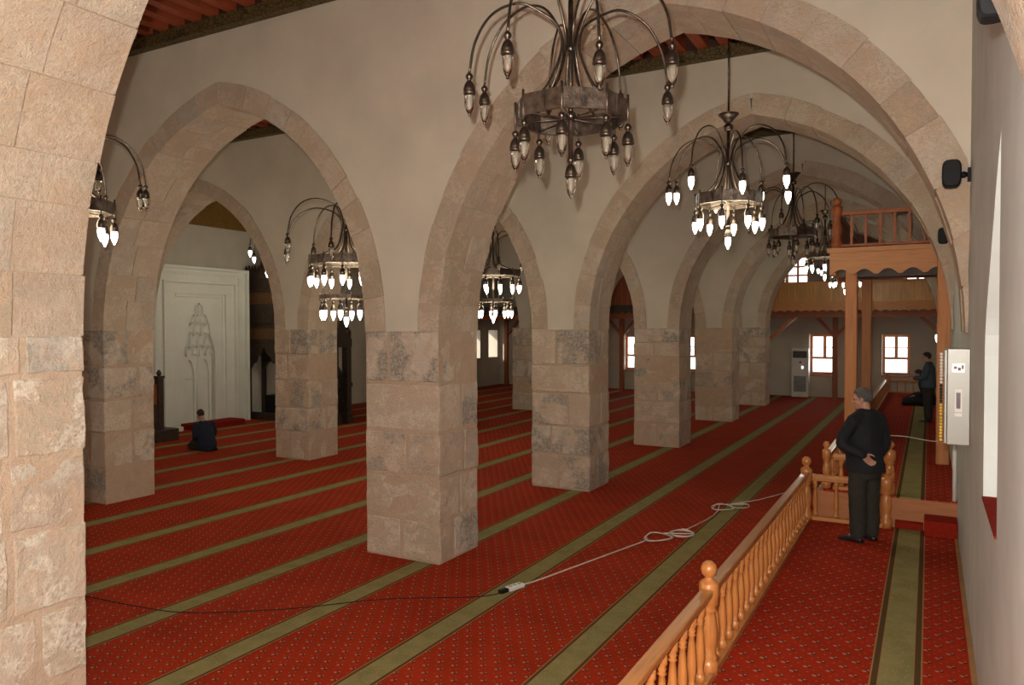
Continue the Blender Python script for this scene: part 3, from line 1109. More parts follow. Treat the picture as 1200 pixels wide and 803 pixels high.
def chandelier(label, x, y, z, arm_lit, ring_lit, big=False, rot=0.2, group='bronze chandeliers of the hall'):
    """z: height of the tip of the lowest lamp"""
    t = thing('chandelier', label, 'chandelier', (x, y, z), rot, group)
    rr = 0.64 if big else 0.44
    ra = 1.12 if big else 0.84
    up = 0.62 if big else 0.0
    hr = (0.48 if big else 0.59) + up                         # underside of the ring above the tip
    zr = hr + 0.15
    zc = ZT + 0.30 - z                     # ceiling
    k_ = 1.15 if big else 1.0
    top = zr + 0.84 * k_
    # stem with crown and balls
    mb = MB()
    mb.tube([(0, 0, 0.30), (0, 0, top + 0.1)], 0.020 if not big else 0.024, 10)
    mb.lathe([(0.012, 0), (0.05, 0.01), (0.066, 0.04), (0.066, 0.06), (0.05, 0.09), (0.02, 0.105), (0.03, 0.12)], 14, (0, 0, top))
    mb.lathe([(0.02, 0), (0.05, 0.02), (0.075, 0.06), (0.11, 0.10), (0.135, 0.115), (0.135, 0.13), (0.02, 0.14)], 16, (0, 0, top + 0.10))
    mb.ball((0, 0, zr - 0.10), 0.042)
    mb.ball((0, 0, zr + 0.42 * k_), 0.035)
    mb.build('stem', m_metal, t)
    mb = MB()
    mb.tube([(0, 0, top + 0.2), (0, 0, zc)], 0.013, 8)
    mb.lathe([(0.09, 0), (0.08, -0.03), (0.02, -0.06)], 12, (0, 0, zc))
    mb.build('suspension_rod', m_metal, t)
    def ring(rad_, z0, h, n, name):
        mb = MB()
        ro, ri = rad_, rad_ - 0.03
        V, F = [], []
        for k in range(n):
            a = 2 * PI * k / n
            for (r_, zz) in ((ro, z0), (ro, z0 + h), (ri, z0 + h), (ri, z0)):
                V.append((r_ * math.cos(a), r_ * math.sin(a), zz))
        for k in range(n):
            q = ((k + 1) % n) * 4
            p = k * 4
            for e in range(4):
                e2 = (e + 1) % 4
                F.append((p + e, q + e, q + e2, p + e2))
        mb.mesh(V, F)
        for k in range(n):
            a = 2 * PI * k / n
            c, s = math.cos(a), math.sin(a)
            mb.tube([(ro * c, ro * s, z0 - 0.04), (ro * c, ro * s, z0 + h + 0.035)], 0.010, 6)
            mb.tube([(ro * c * 0.98, ro * s * 0.98, z0 + 0.02), (0.02 * c, 0.02 * s, z0 + 0.03)], 0.006, 6)
            a2 = a + PI / n
            c2, s2 = math.cos(a2), math.sin(a2)
            rm = ro * math.cos(PI / n) + 0.004
            mb.bar((rm * c2, rm * s2, z0 + 0.012), (rm * c2, rm * s2, z0 + h - 0.012), 0.05, 0.012, (c2, s2, 0))
        return mb.build(name, m_ring, t)
    n1 = 12 if big else 8
    ring(rr, hr, 0.15, n1, 'ring')
    na = 8
    arm = None
    P = [(rr * 0.90, 0, hr + 0.14), (rr * 0.62, 0, hr + 0.19), (0.17, 0, zr + 0.16), (0.075, 0, zr + 0.40 * k_), (0.10, 0, zr + 0.58 * k_), (0.24, 0, zr + 0.735 * k_), (ra * 0.52, 0, zr + 0.79 * k_),
         (ra * 0.78, 0, zr + 0.69 * k_), (ra * 0.94, 0, zr + 0.48 * k_), (ra, 0, zr + 0.24 * k_)]
    for k in range(na):
        a = 2 * PI * (k + 0.5) / na
        dz = (0.05 if k % 2 else -0.05)
        key = (big, k % 2)
        if key not in ARMS:
            mb = MB()
            PP = [(q[0] * (1 if i < 6 or k % 2 else 0.94), 0, q[2] + (dz if i > 4 else 0)) for i, q in enumerate(P)]
            mb.tube(spline(PP), 0.0105 if not big else 0.013, 7)
            o = mb.build('arm', m_metal, t)
            ARMS[key] = o
        else:
            o = ARMS[key].copy()
            COL.objects.link(o)
            o.parent = t
        o.rotation_euler = (0, 0, a)
        rA = ra * (1 if k % 2 else 0.94)
        lamp(t, (rA * math.cos(a), rA * math.sin(a), P[-1][2] + dz), arm_lit, 1.0 if not big else 1.1)
    for k in range(n1):
        a = 2 * PI * k / n1
        rq = rr * (1.0 if k % 2 == 0 else 0.98)
        lamp(t, (rq * math.cos(a), rq * math.sin(a), hr - 0.035), ring_lit, 1.0 if not big else 1.1)
    if big:
        r2 = 0.46
        ring(r2, 0.50, 0.07, 8, 'lower_ring')
        mb = MB()
        for k in range(4):
            a = PI / 2 * k
            mb.tube([(r2 * math.cos(a), r2 * math.sin(a), 0.55), (rr * 0.96 * math.cos(a), rr * 0.96 * math.sin(a), hr)], 0.007, 6)
        mb.build('hanger', m_metal, t)
        for k in range(8):
            a = 2 * PI * (k + 0.5) / 8
            lamp(t, (r2 * 0.94 * math.cos(a), r2 * 0.94 * math.sin(a), 0.48), ring_lit, 1.1)
    lamp(t, (0, 0, 0.328 * (1.1 if big else 1.0)), ring_lit, 1.0 if not big else 1.1)
    return t
ARMS = {}
chandelier('nearest chandelier with every bulb dark, large at the top centre', -2.45, 5.40, 3.90, False, False, rot=0.28)
chandelier('chandelier with every bulb lit, hanging under the second wide arch', -2.38, 10.35, 3.94, True, True, rot=0.05)
chandelier('unlit chandelier right behind the fully lit one', -2.30, 15.35, 4.02, False, False, rot=0.3)
chandelier('chandelier left of the near gallery, arms dark and ring lit', -2.36, 20.95, 4.06, False, True, rot=0.1)
chandelier('farthest lit chandelier, just left of the gallery post', -2.36, 26.3, 3.90, True, True, rot=0.2)
chandelier('chandelier cut off by the bright pillar at the left edge', -8.93, 5.40, 3.68, False, True, rot=0.15)
chandelier('two-tier chandelier in the large left arch, rings lit', -9.05, 10.35, 2.90, False, True, True, rot=0.1)
chandelier('two-tier chandelier with lit rings between the two main pillars', -8.98, 15.40, 2.98, False, True, True, rot=0.25)
chandelier('chandelier glimpsed in the gap left of the third middle pillar', -8.62, 21.0, 4.05, False, False, True, rot=0.2)
chandelier('chandelier of which two lit bulbs show beside the minbar top', -15.45, 15.40, 3.55, True, True, True, rot=0.0)

# ------------------------------------------------------------------ mihrab
mh = thing('mihrab', 'white carved plaster mihrab in the prayer wall', 'mihrab', (XQ + 0.003, 15.05, 0))
def mq(fn, name, mat=m_mihrab, parent=mh, bevel=0.0):
    mb = MB()
    fn(mb)
    for v in mb.bm.verts:
        v.co.x *= 2.0
    return mb.build(name, mat, parent, bevel=bevel)
W = 1.70
def frame_box(m, w, z1, t, d0, d1, z0=0.0):
    m.box(d0, -w, z0, d1, -w + t, z1)
    m.box(d0, w - t, z0, d1, w, z1)
    m.box(d0, -w + t, z1 - t, d1, w - t, z1)
def teeth(m):
    z = 0.12
    while z < 4.35:
        for s in (-1, 1):
            m.box(0.16, s * 1.47 - 0.105, z, 0.175, s * 1.47 + 0.105, z + 0.045)
        z += 0.09
    y = -1.30
    while y < 1.30:
        m.box(0.16, y, 4.40, 0.165, y + 0.045, 4.50)
        y += 0.09
mq(lambda m: frame_box(m, W, 4.66, 0.09, 0.0, 0.22), 'outer_moulding', bevel=0.015)
mq(lambda m: frame_box(m, W - 0.09, 4.57, 0.34, 0.0, 0.16), 'border_band')
mq(teeth, 'toothed_border')
mq(lambda m: frame_box(m, W - 0.43, 4.23, 0.06, 0.0, 0.19), 'inner_moulding', bevel=0.012)
mq(lambda m: frame_box(m, W - 0.49, 4.17, 0.30, 0.0, 0.150), 'inner_band')
mq(lambda m: frame_box(m, 0.91, 3.87, 0.10, 0.0, 0.130), 'panel_moulding', bevel=0.02)
mq(lambda m: (m.prism([(-0.82, 0), (-0.82, 3.78), (0.82, 3.78), (0.82, 0), (0.56, 0), (0.56, 2.15), (0.42, 2.60), (0.40, 2.62), (0.36, 2.95), (0.24, 3.25), (0.15, 3.30), (0.12, 3.52), (0, 3.62),
                        (-0.12, 3.52), (-0.15, 3.30), (-0.24, 3.25), (-0.36, 2.95), (-0.40, 2.62), (-0.42, 2.60), (-0.56, 2.15), (-0.56, 0)], lambda u, v, d: (d, u, v), 0.0, 0.115)), 'panel_face')
def muq(m):
    # stacked rows of concave cells, the upper rows standing further forward
    for (z, hw, n, dep, hh) in ((3.28, 0.15, 2, 0.115, 0.28), (3.00, 0.28, 3, 0.105, 0.30), (2.70, 0.38, 3, 0.092, 0.32), (2.34, 0.50, 4, 0.078, 0.38), (2.08, 0.55, 5, 0.060, 0.28)):
        w = 2 * hw / n
        for k in range(n):
            y0 = -hw + k * w
            NS, NT = 10, 7
            V, F = [], []
            for t in range(NT + 1):
                q = t / NT
                c = 0.055 * math.cos(q * PI / 2) ** 0.6 if q < 1 else 0.0
                for q2 in range(NS + 1):
                    u = q2 / NS
                    V.append((dep - c * math.sin(PI * u) ** 0.8, y0 + w * u, z + 0.05 * math.sin(PI * u) * (1 - q) + hh * q))
            for t in range(NT):
                for q2 in range(NS):
                    a = t * (NS + 1) + q2
                    F.append((a, a + 1, a + NS + 2, a + NS + 1))
            b0 = len(V)
            for q2 in range(NS + 1):
                V.append((0.004, V[q2][1], V[q2][2]))
            for q2 in range(NS):
                F.append((q2, b0 + q2, b0 + q2 + 1, q2 + 1))
            m.mesh(V, F)
            m.prism([(y0 - 0.012, z - 0.05), (y0 + 0.012, z - 0.05), (y0 + 0.02, z + 0.10), (y0, z + hh), (y0 - 0.02, z + 0.10)], lambda u, v, d: (d, u, v), 0.0, dep)
        m.box(0.0, -hw - 0.01, z + hh - 0.02, dep + 0.004, hw + 0.01, z + hh)
mq(muq, 'muqarnas')
def backs(m):
    # the niche's faceted back with two blind arches
    m.box(0.0, -0.56, 0, 0.012, 0.56, 3.6)
    for c in (-0.26, 0.27):
        w = 0.17
        arch = [(c - w, 1.45)] + [(c - w + w * (1 - math.cos(PI / 2 * j / 6)) * 1.0, 1.45 + 0.50 * math.sin(PI / 2 * j / 6)) for j in range(7)] + [(c + w - w * (1 - math.cos(PI / 2 * j / 6)), 1.45 + 0.50 * math.sin(PI / 2 * j / 6)) for j in reversed(range(7))]
        outer = [(c - 0.25, 0), (c - 0.25, 2.05), (c + 0.25, 2.05), (c + 0.25, 0), (c + w, 0)] + list(reversed(arch)) + [(c - w, 0)]
        m.prism(outer, lambda u, v, d: (d, u, v), 0.012, 0.05)
        m.box(0.012, c - w, 1.40, 0.035, c + w, 1.44)
    m.tube([(0.04, 0.005, 0), (0.04, 0.005, 2.1)], 0.035, 8)
mq(backs, 'niche_back')
mq(lambda m: (m.box(0.0, -1.85, 0, 0.275, -1.40, 0.10), m.box(0.0, -1.42, 0.0, 0.125, -1.2, 0.10)), 'plinth')
mb = MB()
mb.box(XQ + 0.40, 14.25, 0.0, XQ + 1.05, 16.0, 0.16)
tag(mb.build('prayer_step', m_red, bevel=0.02), 'low red carpeted step at the foot of the white mihrab', 'step')
mb = MB()
mb.box(XQ + 0.56, 13.72, 0.0, XQ + 0.80, 14.05, 0.13)
tag(mb.build('marble_block', m_mihrab, bevel=0.02), 'small white block on the floor left of the mihrab step', 'block')
# small dark hook lamp on the wall beside the mihrab
t = thing('wall_lamp', 'small dark wall lamp between the mihrab and the minbar', 'lamp', (XQ, 16.90, 2.72))
mb = MB()
mb.box(0, -0.05, -0.08, 0.03, 0.05, 0.08)
mb.tube(spline([(0.02, 0, 0), (0.12, 0, 0.06), (0.2, 0, 0.0), (0.2, 0, -0.1)]), 0.015, 6)
mb.build('bracket', m_black, t)
mb = MB()
mb.ball((0.2, 0, -0.16), 0.07)
mb.build('lamp_shade', m_black, t)

# ------------------------------------------------------------------ minbar (pulpit with a stair), seen from its side
mi = thing('minbar', 'tall dark carved wooden minbar right of the mihrab', 'minbar', (XQ + 0.003, 16.96, 0))
def mn(fn, name, mat=m_darkwood, bevel=0.0):
    mb = MB()
    fn(mb)
    return mb.build(name, mat, mi, bevel=bevel)
for (ya, nm) in ((0.0, 'side_panel'), (0.60, 'side_panel')):
    # tower side: posts, panels, a cusped opening at the bottom
    def side(m, ya=ya):
        m.box(0.05, ya, 0, 0.17, ya + 0.10, 4.55)
        m.box(1.42, ya, 0, 1.54, ya + 0.10, 4.55)
        m.box(0.17, ya, 2.98, 1.42, ya + 0.08, 4.45)
        op = [(0.17, 3.0), (0.17, 1.55), (0.30, 1.75), (0.42, 1.78), (0.50, 1.98), (0.66, 2.04), (0.795, 2.30), (0.93, 2.04), (1.09, 1.98), (1.17, 1.78), (1.29, 1.75), (1.42, 1.55), (1.42, 3.0)]
        m.prism(op, lambda u, v, d: (u, d, v), ya, ya + 0.08)
        m.box(0.17, ya - 0.02, 0.0, 1.42, ya + 0.10, 0.22)
        # stair flank
        m.prism([(1.54, 0.0), (3.55, 0.0), (3.55, 0.35), (1.54, 2.60)], lambda u, v, d: (u, d, v), ya, ya + 0.07)
        m.prism([(1.54, 2.75), (1.54, 3.45), (3.55, 1.20), (3.55, 0.50)], lambda u, v, d: (u, d, v), ya + 0.01, ya + 0.06)
        m.bar((1.50, ya + 0.04, 3.50), (3.60, ya + 0.04, 1.24), 0.11, 0.09)
        m.bar((1.50, ya + 0.04, 2.68), (3.60, ya + 0.04, 0.42), 0.12, 0.10)
    mn(side, nm)
    for (a, b, c, d) in ((0.22, 3.62, 1.37, 3.98), (0.22, 2.52, 1.37, 2.86)):
        sy = -0.014 if ya == 0 else 0.08
        mn(lambda m: m.box(a, ya + sy, b, c, ya + sy + 0.014, d), 'inlay_panel', m_inlay)
    def ribs(m, ya=ya):
        s = -0.03 if ya == 0 else 0.08
        for z in (4.44, 4.25, 4.06, 3.52, 3.34, 3.18, 3.02, 2.42):
            m.box(0.10, ya + s, z, 1.50, ya + s + 0.03, z + 0.06)
        for x in (0.45, 0.78, 1.12):
            m.box(x, ya + s + 0.01, 3.08, x + 0.035, ya + s + 0.03, 3.55)
    mn(ribs, 'moulding')
mn(lambda m: (m.box(0.05, 0.0, 2.55, 1.54, 0.70, 2.65), m.box(0.0, -0.05, 4.5, 1.6, 0.73, 4.58)), 'platform')
def crest(m):
    n = 12
    for k in range(n):
        x = 0.03 + k * 1.56 / n
        for ya in (-0.04, 0.67):
            m.prism([(x, 4.58), (x + 0.12, 4.58), (x + 0.105, 4.70), (x + 0.06, 4.82 + 0.02 * (k % 2)), (x + 0.015, 4.70)], lambda u, v, d: (u, d, v), ya, ya + 0.05)
mn(crest, 'crest')
mn(lambda m: m.lathe([(0.36, 4.58), (0.35, 4.8), (0.30, 5.0), (0.1, 5.7), (0.03, 5.8), (0.05, 5.85), (0.01, 5.95)], 8, (0.80, 0.34, 0), smooth=False), 'spire')
for k in range(8):
    mn(lambda m: m.box(1.54 + k * 0.25, 0.07, 0.0, 1.80 + k * 0.25, 0.60, 2.42 - k * 0.30), 'step')
def portal(m):
    for ya in (-0.03, 0.53):
        m.box(3.52, ya, 0, 3.72, ya + 0.19, 2.35)
        m.box(3.49, ya - 0.02, 0, 3.75, ya + 0.21, 0.30)
        m.box(3.49, ya - 0.02, 1.1, 3.75, ya + 0.21, 1.22)
    m.box(3.50, -0.06, 2.30, 3.74, 0.73, 2.55)
mn(portal, 'portal')
def pcrest(m):
    pts = [(-0.12, 2.55), (1.08, 2.55), (1.10, 2.75), (0.98, 2.72), (0.92, 2.92), (0.78, 2.82), (0.66, 3.00), (0.48, 3.10), (0.30, 3.00), (0.18, 2.82), (0.04, 2.92), (-0.02, 2.72), (-0.14, 2.75)]
    m.prism(pts, lambda u, v, d: (d, u * 0.68, v), 3.56, 3.70)
    for ya in (0.06, 0.63):
        m.lathe([(0.09, 2.55), (0.05, 2.62), (0.12, 2.70), (0.13, 2.78), (0.06, 2.86), (0.02, 2.94)], 10, (3.63, ya, 0))
mn(pcrest, 'portal_crest')
# dark chest inside the opening of the minbar
mb = MB()
mb.box(XQ + 0.72, 17.08, 0.0, XQ + 1.30, 17.54, 0.72)
mb.box(XQ + 0.69, 17.07, 0.72, XQ + 1.33, 17.55, 0.76)
tag(mb.build('chest', m_black, bevel=0.01), 'black chest standing in the opening under the minbar', 'chest')

# preacher's chair half hidden by the left pillar
k = thing('preacher_chair', 'dark wooden preaching chair on a base, left of the mihrab', 'chair', (-17.55, 12.65, 0), 0.0)
def kq(fn, name, mat=m_darkwood, bevel=0.0):
    mb = MB()
    fn(mb)
    return mb.build(name, mat, k, bevel=bevel)
kq(lambda m: m.box(-0.55, -0.75, 0, 0.62, 0.28, 0.30), 'base_step', bevel=0.015)
kq(lambda m: m.box(-0.45, -0.75, 0.30, 0.42, -0.02, 0.95), 'seat_box', bevel=0.01)
for (px, py) in ((0.36, -0.10), (-0.42, -0.10), (0.36, -0.72), (-0.42, -0.72)):
    kq(lambda m: (m.box(px - 0.075, py - 0.075, 0.30, px + 0.075, py + 0.075, 1.62), m.box(px - 0.10, py - 0.10, 1.60, px + 0.10, py + 0.10, 1.66), m.lathe([(0.03, 1.66), (0.06, 1.70), (0.065, 1.74), (0.03, 1.80), (0.01, 1.82)], 10, (px, py, 0))), 'corner_post')
kq(lambda m: (m.box(-0.40, -0.74, 0.95, 0.36, -0.70, 1.45), m.box(-0.44, -0.70, 0.95, -0.40, -0.10, 1.45), m.box(0.34, -0.70, 0.95, 0.38, -0.10, 1.45)), 'side_board', m_panel)

# ------------------------------------------------------------------ air conditioner at the far wall
a = thing('air_conditioner', 'tall white floor-standing air conditioner at the far wall', 'air conditioner', (-4.60, YF - 0.32, 0))
def aq(fn, name, mat, bevel=0.0):
    mb = MB()
    fn(mb)
    return mb.build(name, mat, a, bevel=bevel)
aq(lambda m: m.box(-0.33, -0.20, 0.0, 0.33, 0.20, 1.98), 'cabinet', m_white, 0.03)
def louv(m):
    m.box(-0.27, -0.215, 1.60, 0.27, -0.20, 1.88)
    for q in range(6):
        m.box(-0.26, -0.225, 1.62 + q * 0.042, 0.26, -0.21, 1.64 + q * 0.042)
aq(louv, 'outlet', simple('dark_grey_plastic', (0.05, 0.055, 0.055), 0.5))
def grl(m):
    m.box(-0.24, -0.21, 0.22, 0.24, -0.20, 0.86)
    for q in range(16):
        m.box(-0.23, -0.218, 0.24 + q * 0.038, 0.23, -0.208, 0.255 + q * 0.038)
aq(grl, 'intake_grille', simple('mid_grey_plastic', (0.25, 0.25, 0.25), 0.5))
aq(lambda m: m.lathe([(0.045, 0), (0.045, 0.01)], 12, (0.0, 0, 0)), 'brand_dot', simple('red_dot', (0.5, 0.03, 0.03), 0.4))
bd = [o for o in a.children if o.name.startswith('brand_dot')][0]
bd.name = 'logo_disc'
bd.rotation_euler = (PI / 2, 0, 0)
bd.location = (0.02, -0.20, 1.42)
aq(lambda m: m.box(0.06, -0.212, 1.16, 0.14, -0.20, 1.27), 'display', emit('display_white', (0.9, 1.0, 0.95), 1.2))

# ------------------------------------------------------------------ steel cabinet on the right wall, beads hanging on its front
cb = thing('wall_cabinet', 'grey steel cabinet with a display slot on the right wall', 'cabinet', (XR, 7.34, 1.93))
def cq(fn, name, mat, bevel=0.0):
    mb = MB()
    fn(mb)
    return mb.build(name, mat, cb, bevel=bevel)
cq(lambda m: m.box(-0.165, -0.16, 0.0, -0.003, 0.16, 0.79), 'body', m_cab, 0.006)
cq(lambda m: m.box(-0.185, -0.165, 0.01, -0.167, 0.155, 0.78), 'door', m_cab, 0.004)
cq(lambda m: m.box(-0.132, -0.166, 0.595, -0.042, -0.160, 0.67), 'label_plate', emit('label_white_glow', (1, 1, 1), 0.35))  # plate is no lamp; its brightness is a faint glow put into the material
cq(lambda m: (m.box(-0.118, -0.168, 0.625, -0.098, -0.1655, 0.645), m.box(-0.09, -0.168, 0.612, -0.07, -0.1655, 0.636), m.box(-0.064, -0.168, 0.625, -0.05, -0.1655, 0.655)), 'label_print', simple('print_grey', (0.18, 0.10, 0.16), 0.5))
cq(lambda m: m.box(-0.112, -0.166, 0.27, -0.058, -0.160, 0.46), 'slot_frame', m_white)
cq(lambda m: m.box(-0.100, -0.169, 0.30, -0.070, -0.160, 0.43), 'slot', simple('maroon', (0.06, 0.012, 0.016), 0.3))
cq(lambda m: m.box(-0.112, -0.166, 0.235, -0.058, -0.160, 0.262), 'slot_tag', m_white)
def beads(m, y, r, z0, z1, amp):
    n = int((z1 - z0) / (r * 1.9))
    for i in range(n):
        m.ball((XR - 0.200 - r * 0.6, y + amp * math.sin(i * 0.9), z0 + (z1 - z0) * i / n), r, n=8, m=6)
for j, (yy, mt, z0, z1, lb) in enumerate(((7.20, m_yellow, 1.965, 2.28, 'string of yellow prayer beads hanging lowest on the steel cabinet'),
                                        (7.26, m_bluebead, 2.25, 2.62, 'string of dark prayer beads hanging above the yellow ones'),
                                        (7.21, m_white, 2.44, 2.70, 'string of white prayer beads at the top of the steel cabinet'))):
    mb = MB()
    beads(mb, yy, 0.013, z0, z1, 0.018)
    tag(mb.build('prayer_beads', mt), lb, 'prayer beads', 'prayer beads on the cabinet')
mb = MB()
mb.tube([(XR - 0.03, 9.98, 1.95), (XR - 0.03, 9.98, 1.50), (XR - 0.03, 9.98, 0.90)], 0.022, 8)
tag(mb.build('conduit', m_white), 'white vertical conduit pipe below the steel cabinet', 'pipe')

# ------------------------------------------------------------------ loudspeakers on the right wall
def speaker(label, y, z, s=1.0):
    t = thing('loudspeaker', label, 'loudspeaker', (XR, y, z), 0, 'black loudspeakers on the right wall')
    mb = MB()
    V = []
    for (dy, w, h) in ((-0.10, 0.062, 0.105), (-0.085, 0.072, 0.115), (0.03, 0.072, 0.115), (0.10, 0.045, 0.085)):
        for q in range(20):
            aa = 2 * PI * q / 20
            ca, sa = math.cos(aa), math.sin(aa)
            sx = (abs(ca) ** 0.55) * (1 if ca > 0 else -1)
            sz = (abs(sa) ** 0.55) * (1 if sa > 0 else -1)
            V.append((-0.145 + w * sx, dy, h * sz))
    F = []
    for i in range(3):
        for q in range(20):
            q2 = (q + 1) % 20
            F.append((i * 20 + q, i * 20 + q2, i * 20 + 20 + q2, i * 20 + 20 + q))
    F.append(tuple(range(20)))
    F.append(tuple(reversed(range(60, 80))))
    mb.mesh([Vector(v) * s for v in V], F)
    mb.build('cabinet', m_black, t)
    mb = MB()
    mb.tube([(0, 0.06, 0), (-0.05, 0.05, 0.0), (-0.10, 0.03, 0.0)], 0.018 * s, 8)
    mb.box(-0.025, 0.02, -0.055, 0.0, 0.10, 0.055)
    mb.ball((-0.055, 0.045, 0), 0.028)
    mb.build('bracket', m_black, t)
speaker('black loudspeaker high on the right wall before the largest arch', 7.46, 4.19, 1.0)
speaker('black loudspeaker at the second wide arch, right of the gallery', 12.10, 4.15, 0.95)
speaker('dark loudspeaker in the top right corner beside the nearest arch', 3.32, 4.11, 0.72)

# wall sconce near the gallery's right post
t = thing('wall_sconce', 'dark wall lamp with one lit bulb by the right gallery post', 'lamp', (XR, 14.2, 2.9))
mb = MB()
mb.box(-0.03, -0.05, -0.09, 0, 0.05, 0.09)
mb.tube(spline([(-0.02, 0, 0.0), (-0.09, 0, 0.12), (-0.16, 0, 0.10), (-0.17, 0, 0.02)]), 0.014, 7)
mb.build('bracket', m_metal, t)
lamp(t, (-0.17, 0, 0.03), True, 1.0)

# ------------------------------------------------------------------ extension cable and socket strip on the carpet
def coil(c, r, n, ph=0.0, el=1.0, z=0.012):
    return [(c[0] + r * (1 + 0.32 * math.sin(2.3 * q * 0.21 + ph)) * math.cos(q * 0.42 + ph), c[1] + el * r * (1 + 0.28 * math.cos(1.7 * q * 0.23)) * math.sin(q * 0.42 + ph), z + 0.0006 * q) for q in range(n)]
mb = MB()
path = [(-3.93, 7.42, 0.03), (-3.86, 7.75, 0.012), (-3.55, 8.95, 0.010), (-3.33, 9.78, 0.012)]
path += coil((-3.26, 10.02), 0.17, 40, 3.6, 1.3)
path += coil((-3.02, 10.30), 0.15, 34, 0.5, 1.2)
path += [(-3.00, 10.62, 0.012), (-2.86, 11.6, 0.012)]
path += coil((-2.88, 12.10), 0.15, 32, 2.0, 1.4)
path += coil((-2.66, 12.35), 0.13, 18, 1.0, 1.4)
path += [(-2.45, 13.0, 0.012), (-1.95, 14.3, 0.012), (-1.60, 14.9, 0.012)]
mb.tube(spline(path, 3), 0.0085, 6)
tag(mb.build('extension_cable', m_cord), 'thin white extension cable with loose coils lying across the red carpet', 'cable')
sp = thing('power_strip', 'white socket strip with a black plug on the green carpet stripe', 'power strip', (-4.00, 7.32, 0.0), rad(-16))
mb = MB()
mb.box(-0.045, -0.115, 0.0, 0.045, 0.115, 0.042)
mb.build('housing', m_white, sp, bevel=0.008)
for q in range(3):
    mb = MB()
    mb.lathe([(0.024, 0.042), (0.024, 0.046), (0.018, 0.047)], 12, (0, -0.07 + q * 0.07, 0))
    mb.build('socket', m_cab, sp)
mb = MB()
mb.box(-0.030, -0.235, 0.0, 0.030, -0.12, 0.040)
mb.build('plug', m_black, sp, bevel=0.008)
mb = MB()
mb.tube(spline([(-4.03, 7.08, 0.02), (-4.25, 6.85, 0.012), (-5.05, 6.35, 0.010), (-5.75, 5.65, 0.010), (-6.55, 5.10, 0.010), (-7.2, 4.95, 0.010), (-8.0, 4.86, 0.010), (-8.7, 4.6, 0.010)]), 0.0045, 6)
tag(mb.build('black_cable', m_black), 'thin black cable curving over the red carpet to the socket strip', 'cable')
mb = MB()
mb.tube(spline([(-0.55, 10.0, 1.60), (-0.25, 9.6, 1.66), (0.02, 8.3, 1.80), (0.13, 7.36, 1.935)]), 0.005, 6)
tag(mb.build('thin_cord', m_cord), 'thin pale cord running from the steel cabinet behind the man in black', 'cable')

# ------------------------------------------------------------------ people
def bake(mb, name, mat, parent, voxel, smooth=6, amp=0.0, sc=9.0):
    bmesh.ops.recalc_face_normals(mb.bm, faces=mb.bm.faces)
    me = bpy.data.meshes.new(name)
    mb.bm.to_mesh(me)
    mb.bm.free()
    o = bpy.data.objects.new(name, me)
    COL.objects.link(o)
    r = o.modifiers.new('r', 'REMESH')
    r.mode = 'VOXEL'
    r.voxel_size = voxel
    s = o.modifiers.new('s', 'SMOOTH')
    s.iterations = smooth
    s.factor = 0.5
    bpy.context.view_layer.update()
    dg = bpy.context.evaluated_depsgraph_get()
    me2 = bpy.data.meshes.new_from_object(o.evaluated_get(dg))
    o.modifiers.clear()
    o.data = me2
    me2.name = name
    me2.materials.clear()
    me2.materials.append(mat)
    for p in me2.polygons:
        p.use_smooth = True
    if amp:
        for v in me2.vertices:
            q = v.co * sc
            n = noise.noise(Vector((q.x, q.y, q.z * 0.55))) + 0.5 * noise.noise(q * 2.1)
            v.co += v.normal * (n * amp)
    o.parent = parent
    return o

def head_shapes(mb, c, rot):
    """skull, jaw, brow, nose, lips, chin, ears about centre c; faces local +Y before rot"""
    c = Vector(c)
    P = lambda x, y, z: c + rot @ Vector((x, y, z))
    mb.ball(P(0, -0.012, 0.028), 0.074, 0.094, 0.088, rot=rot)
    mb.ball(P(0, 0.022, -0.035), 0.060, 0.066, 0.082, rot=rot)
    mb.ball(P(0, 0.050, -0.088), 0.036, 0.034, 0.026, rot=rot)
    mb.ball(P(0, 0.070, 0.030), 0.052, 0.020, 0.018, rot=rot)
    mb.tube([P(0, 0.080, 0.022), P(0, 0.098, -0.008), P(0, 0.106, -0.026)], [0.009, 0.012, 0.016], 8)
    mb.ball(P(0, 0.088, -0.055), 0.024, 0.010, 0.007, rot=rot)
    mb.ball(P(0, 0.086, -0.067), 0.021, 0.010, 0.007, rot=rot)
    for s in (-1, 1):
        mb.ball(P(s * 0.042, 0.062, -0.020), 0.022, 0.020, 0.020, rot=rot)
        mb.ball(P(s * 0.076, -0.008, -0.008), 0.010, 0.020, 0.032, rot=rot)
        mb.ball(P(s * 0.078, -0.004, -0.034), 0.008, 0.011, 0.012, rot=rot)

def eyes(c, rot, parent):
    c = Vector(c)
    for s in (-1, 1):
        mb = MB()
        mb.ball(c + rot @ Vector((s * 0.030, 0.080, 0.006)), 0.009, 0.006, 0.006, rot=rot)
        mb.build('eye', m_eye, parent)

